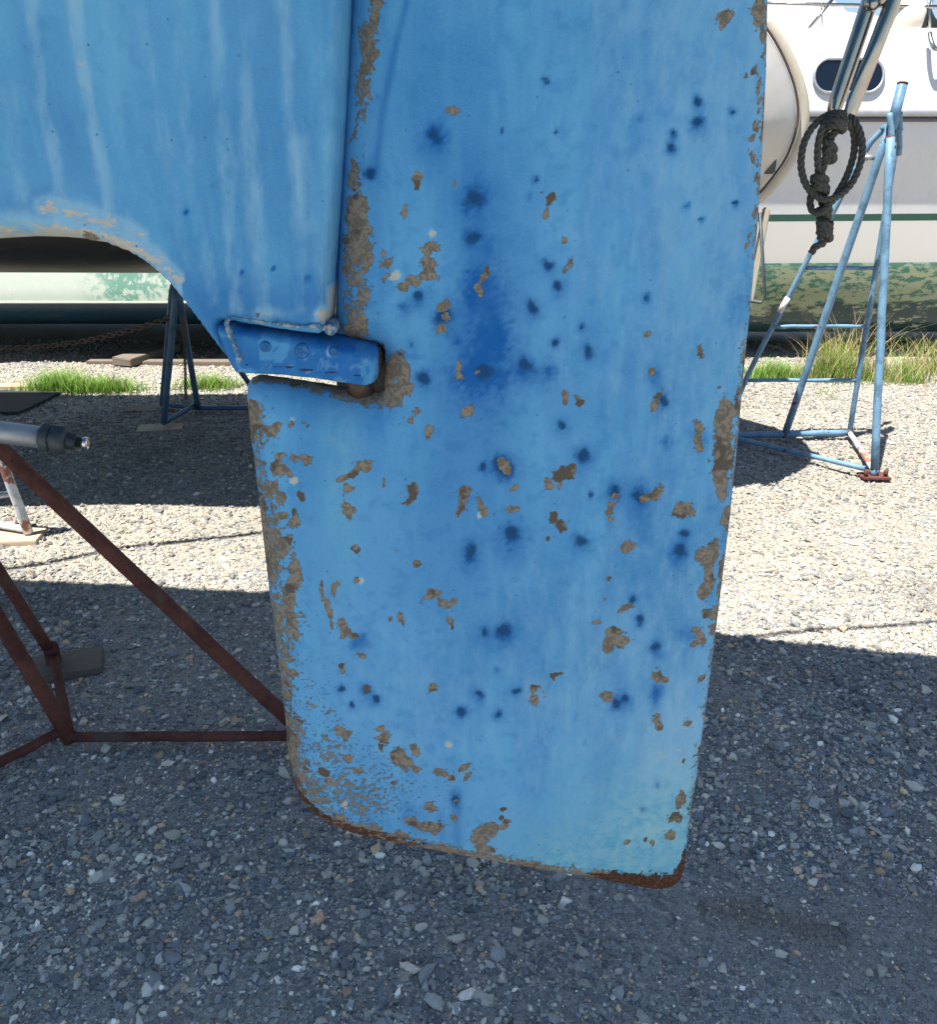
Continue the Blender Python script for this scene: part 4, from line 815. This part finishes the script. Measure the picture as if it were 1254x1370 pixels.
# left: low white boat with green/blue bottom
lb = empty('low_boat', (-3, 6.5, 0), 'low white boat with patchy green waterline and dark blue bottom, beyond the chain', 'boat')
k = M('patchy_green_white_hull', .45, 0, .4); z_ = k.xyz()[2]; x_ = k.xyz()[0]
n1 = k.noise(4, 5, .65); n2_ = k.noise(22, 6, .7); fl = k.math('ADD', k.math('MULTIPLY', n1, .4), k.math('MULTIPLY', n2_, .6))
w_ = k.mix(n2_, (.50, .60, .55), (.66, .72, .67)); g_ = k.mix(n2_, (.10, .30, .25), (.24, .44, .38))
msk = k.math('MULTIPLY', k.step(fl, .44, .53), k.step(x_, -2.5, -2.2)); msk = k.math('MULTIPLY', msk, k.math('SUBTRACT', 1.0, k.math('MULTIPLY', k.step(x_, -1.75, -1.5), .6)))
upp = k.mix(msk, w_, g_); upp = k.mix(k.math('MULTIPLY', k.step(k.noise(60, 4), .62, .7), .8), upp, (.75, .80, .76))
lo_ = k.mix(n2_, (.005, .026, .055), (.012, .050, .095)); lo_ = k.mix(k.step(fl, .60, .63), lo_, (.12, .18, .16))
lo_ = k.mix(k.step(n1, .55, .7), lo_, (.02, .06, .055))
k.col(k.mix(k.step(z_, .408, .411), lo_, upp)); k.bump(n2_, .15, .004)
pr2 = [(7.0, .10), (6.4, .13), (6.0, .18), (5.75, .25), (5.58, .33), (5.49, .395), (5.485, .42), (5.49, .50), (5.502, .64), (5.53, .80), (5.60, 1.0), (6.3, 1.04), (7.0, 1.06)]
s2_ = []
for i in range(50):
    X = 1.1-i*.18; w = max(0, min(1, (1.1-X)/1.6)); w = math.sin(w*math.pi/2)**.8
    s2_.append([(X, 7.0+(y-7.0)*w, z) for y, z in pr2])
loft('hull', s2_[::-1], k.m, lb)
kk = M('pale_trim', .6); kk.col((.42, .45, .38)); tube('waterline_trim', [Vector((s[5][0], s[5][1]-.010, .411)) for s in s2_[1:]], .008, kk.m, lb, 6)

# timbers under the far left boat
b1 = box('timber_beam', gnd(165, 484, .045)+Vector((.08, .22, .0)), (.15, .50, .05), m_wood, None, -.35, .004, jit=.002)
tag(b1, 'short thick grey timber lying on the long plank', 'timber')
b2 = box('timber_plank', gnd(270, 487, .02)+Vector((0, .04, .0)), (1.5, .09, .03), m_wood, None, -.02, .003, jit=.001)
tag(b2, 'long thin brown plank lying along the shaded edge', 'timber')
b3 = box('timber_block', gnd(1020, 478, .1)+Vector((-.1, .95, -.03)), (.26, .25, .2), m_wood, None, .1, .004, jit=.003)
tag(b3, 'dark timber block under the white cruiser', 'timber')
b4 = box('rubber_mat', gnd(-30, 536, .01), (.75, .42, .012), m_mat, None, -.12, .003); tag(b4, 'black rubber mat lying flat on the gravel at the left edge', 'mat')
b5 = box('thin_board', gnd(5, 517, .01), (.45, .09, .02), m_ply, None, .0, .002); tag(b5, 'thin pale board behind the black mat', 'timber')

# chain across to the dark stand
k = M('rusty_chain', .8, .3); k.col(k.mix(k.noise(60, 4), (.07, .045, .035), (.20, .14, .11)))
P0, P1 = at(-40, 466, 4.35), at(234, 424, 4.16); bm = bmesh.new(); N = 44
for i in range(N):
    f = (i+.5)/N; p = P0.lerp(P1, f)+Vector((0, 0, -.05*math.sin(math.pi*f))); d = (P1-P0).normalized()
    L_ = (P1-P0).length/N*.78; u = d.cross(Vector((0, 0, 1))).normalized(); v = d.cross(u)
    side = u if i % 2 else v
    pts = [p+d*math.cos(a)*L_+side*math.sin(a)*L_*.52 for a in [2*math.pi*j/10 for j in range(10)]]
    tube_bm(bm, pts, .0042, 5, True)
tag(bm_obj('chain', bm, k.m), 'rusty chain sagging from the left edge to the dark stand', 'chain')
bm = bmesh.new()
Q0, Q1 = at(246, 425, 4.1), gnd(249, 538, .03)
for i in range(34):
    f = i/34; p = Q0.lerp(Q1, f); d = Vector((0, 0, 1)); side = Vector((1, 0, 0)) if i % 2 else Vector((0, 1, 0)); L_ = (Q1-Q0).length/34*.7
    tube_bm(bm, [p+d*math.cos(a)*L_+side*math.sin(a)*L_*.5 for a in [2*math.pi*j/8 for j in range(8)]], .0022, 4, True)
tag(bm_obj('chain', bm, k.m), 'thin chain hanging straight down beside the dark stand', 'chain')

# ------------------------------------------------------------ grass
k = M('grass_blades', .6, 0, .3); gc, _ = k.attr('blade'); k.col(gc); k.b.inputs['Subsurface Weight'].default_value = 0; m_grass = k.m
def grass(name, spots, label):
    V = []; F = []; Cc = []
    for (cx, cy, wpx_, n, h, dry, lean) in spots:
        c = gnd(cx, cy); dep = c.y; w = wpx_/FPX*dep*1.05
        for _ in range(n):
            x = c.x+random.gauss(0, .36)*w; y = c.y+random.gauss(0, .05); b0 = Vector((x, y, 0))
            hh = h*random.uniform(.35, 1.1)*math.exp(-abs((x-c.x)/w)**2*1.2); a = random.uniform(0, 6.28); ln = random.uniform(.1, .75)*hh*lean
            dv = Vector((math.cos(a), math.sin(a)*.8, 0)); wd = random.uniform(.0018, .0034)*(1.0 if not dry else .7); s = Vector((-math.sin(a+random.uniform(-1, 1)), math.cos(a), 0))*wd
            isd = random.random() < dry
            cb = Vector((.42, .34, .17)) if isd else Vector((.13, .27, .035)).lerp(Vector((.22, .38, .06)), random.random()); cb = cb*random.uniform(.75, 1.15)
            i0 = len(V)
            for j in range(5):
                f = j/4; p = b0+Vector((0, 0, hh*(f-.18*f*f*lean)))+dv*ln*f*f; q = s*(1-f*.92)
                V.append(p-q); V.append(p+q); Cc += [tuple(cb*(.8+.35*f))]*2
            for j in range(4): F.append((i0+2*j, i0+2*j+1, i0+2*j+3, i0+2*j+2))
    me = mesh_np(name, np.array([tuple(v) for v in V]), np.array(F)); attr_col(me, 'blade', np.array(Cc)); o = link(name, me, m_grass)
    return tag(o, label, None, None, 'stuff')
grass('grass', [(85, 522, 75, 1500, .16, .03, 1), (145, 523, 70, 1100, .12, .05, 1), (110, 523, 120, 900, .09, .05, 1)], 'bright green grass tuft in the sun beside the mat')
grass('grass', [(280, 519, 66, 1000, .11, .05, 1)], 'small green grass tuft between the dark stand and the rudder')
grass('grass', [(1035, 505, 60, 1000, .14, .05, 1), (1018, 506, 40, 200, .08, .05, 1)], 'green grass tuft next to the trailing edge of the rudder')
grass('grass', [(1115, 509, 60, 1100, .30, .35, 1.0), (1140, 506, 80, 260, .52, .9, 1.3), (1195, 512, 80, 620, .22, .4, 1), (1105, 530, 20, 60, .05, .3, 1), (1235, 500, 60, 380, .32, .6, 1.5), (1085, 498, 30, 60, .45, .9, 1.6)], 'tall half-dry grass growing behind the light blue stand')

# ------------------------------------------------------------ overhead lines that throw the thin shadows
def line(pts, r, label):
    tag(tube('mooring_line', catmull(pts, 6), r, m_rope, None, 8), label, 'rope', 'slack lines strung between the boats')
def sh(x, y, H):   # point at height H whose shadow falls on photo pixel
    g = gnd(x, y); return g+SUN*(H/SUN.z)
line([sh(-60, 775, 2.2), sh(60, 757, 2.2), sh(150, 738, 2.2), sh(260, 722, 2.2), sh(420, 706, 2.2)], .014, 'slack dark line overhead, its thin shadow crossing the sunlit gravel on the left')
line([sh(240, 812, 2.15), sh(330, 797, 2.15), sh(420, 787, 2.15)], .013, 'short slack dark line overhead, nearest the rudder on its left side')
line([sh(900, 862, 2.1), sh(1010, 852, 2.1), sh(1120, 842, 2.1), sh(1180, 838, 2.1), sh(1300, 830, 2.1)], .008, 'slack dark line overhead, its thin shadow crossing the sunlit gravel right of the rudder')
# ------------------------------------------------------------ hills far behind
V = []; F = []
for i in range(61):
    a = math.radians(-75+150*i/60); r = 300; h = 14+12*math.sin(i*.4)+6*math.sin(i*1.1)
    V += [(r*math.sin(a), r*math.cos(a), -2), (r*1.05*math.sin(a), r*1.05*math.cos(a), h*.7), (r*1.2*math.sin(a), r*1.2*math.cos(a), h)]
for i in range(60):
    for j in range(2): F.append((i*3+j, i*3+3+j, i*3+4+j, i*3+1+j))
k = M('hill_scrub', .9); k.col(k.mix(k.noise(.08, 6), (.05, .075, .035), (.11, .12, .07)))
tag(link('hills', mesh_np('hills', np.array(V), np.array(F)), k.m), 'low scrub hills', None, None, 'structure')
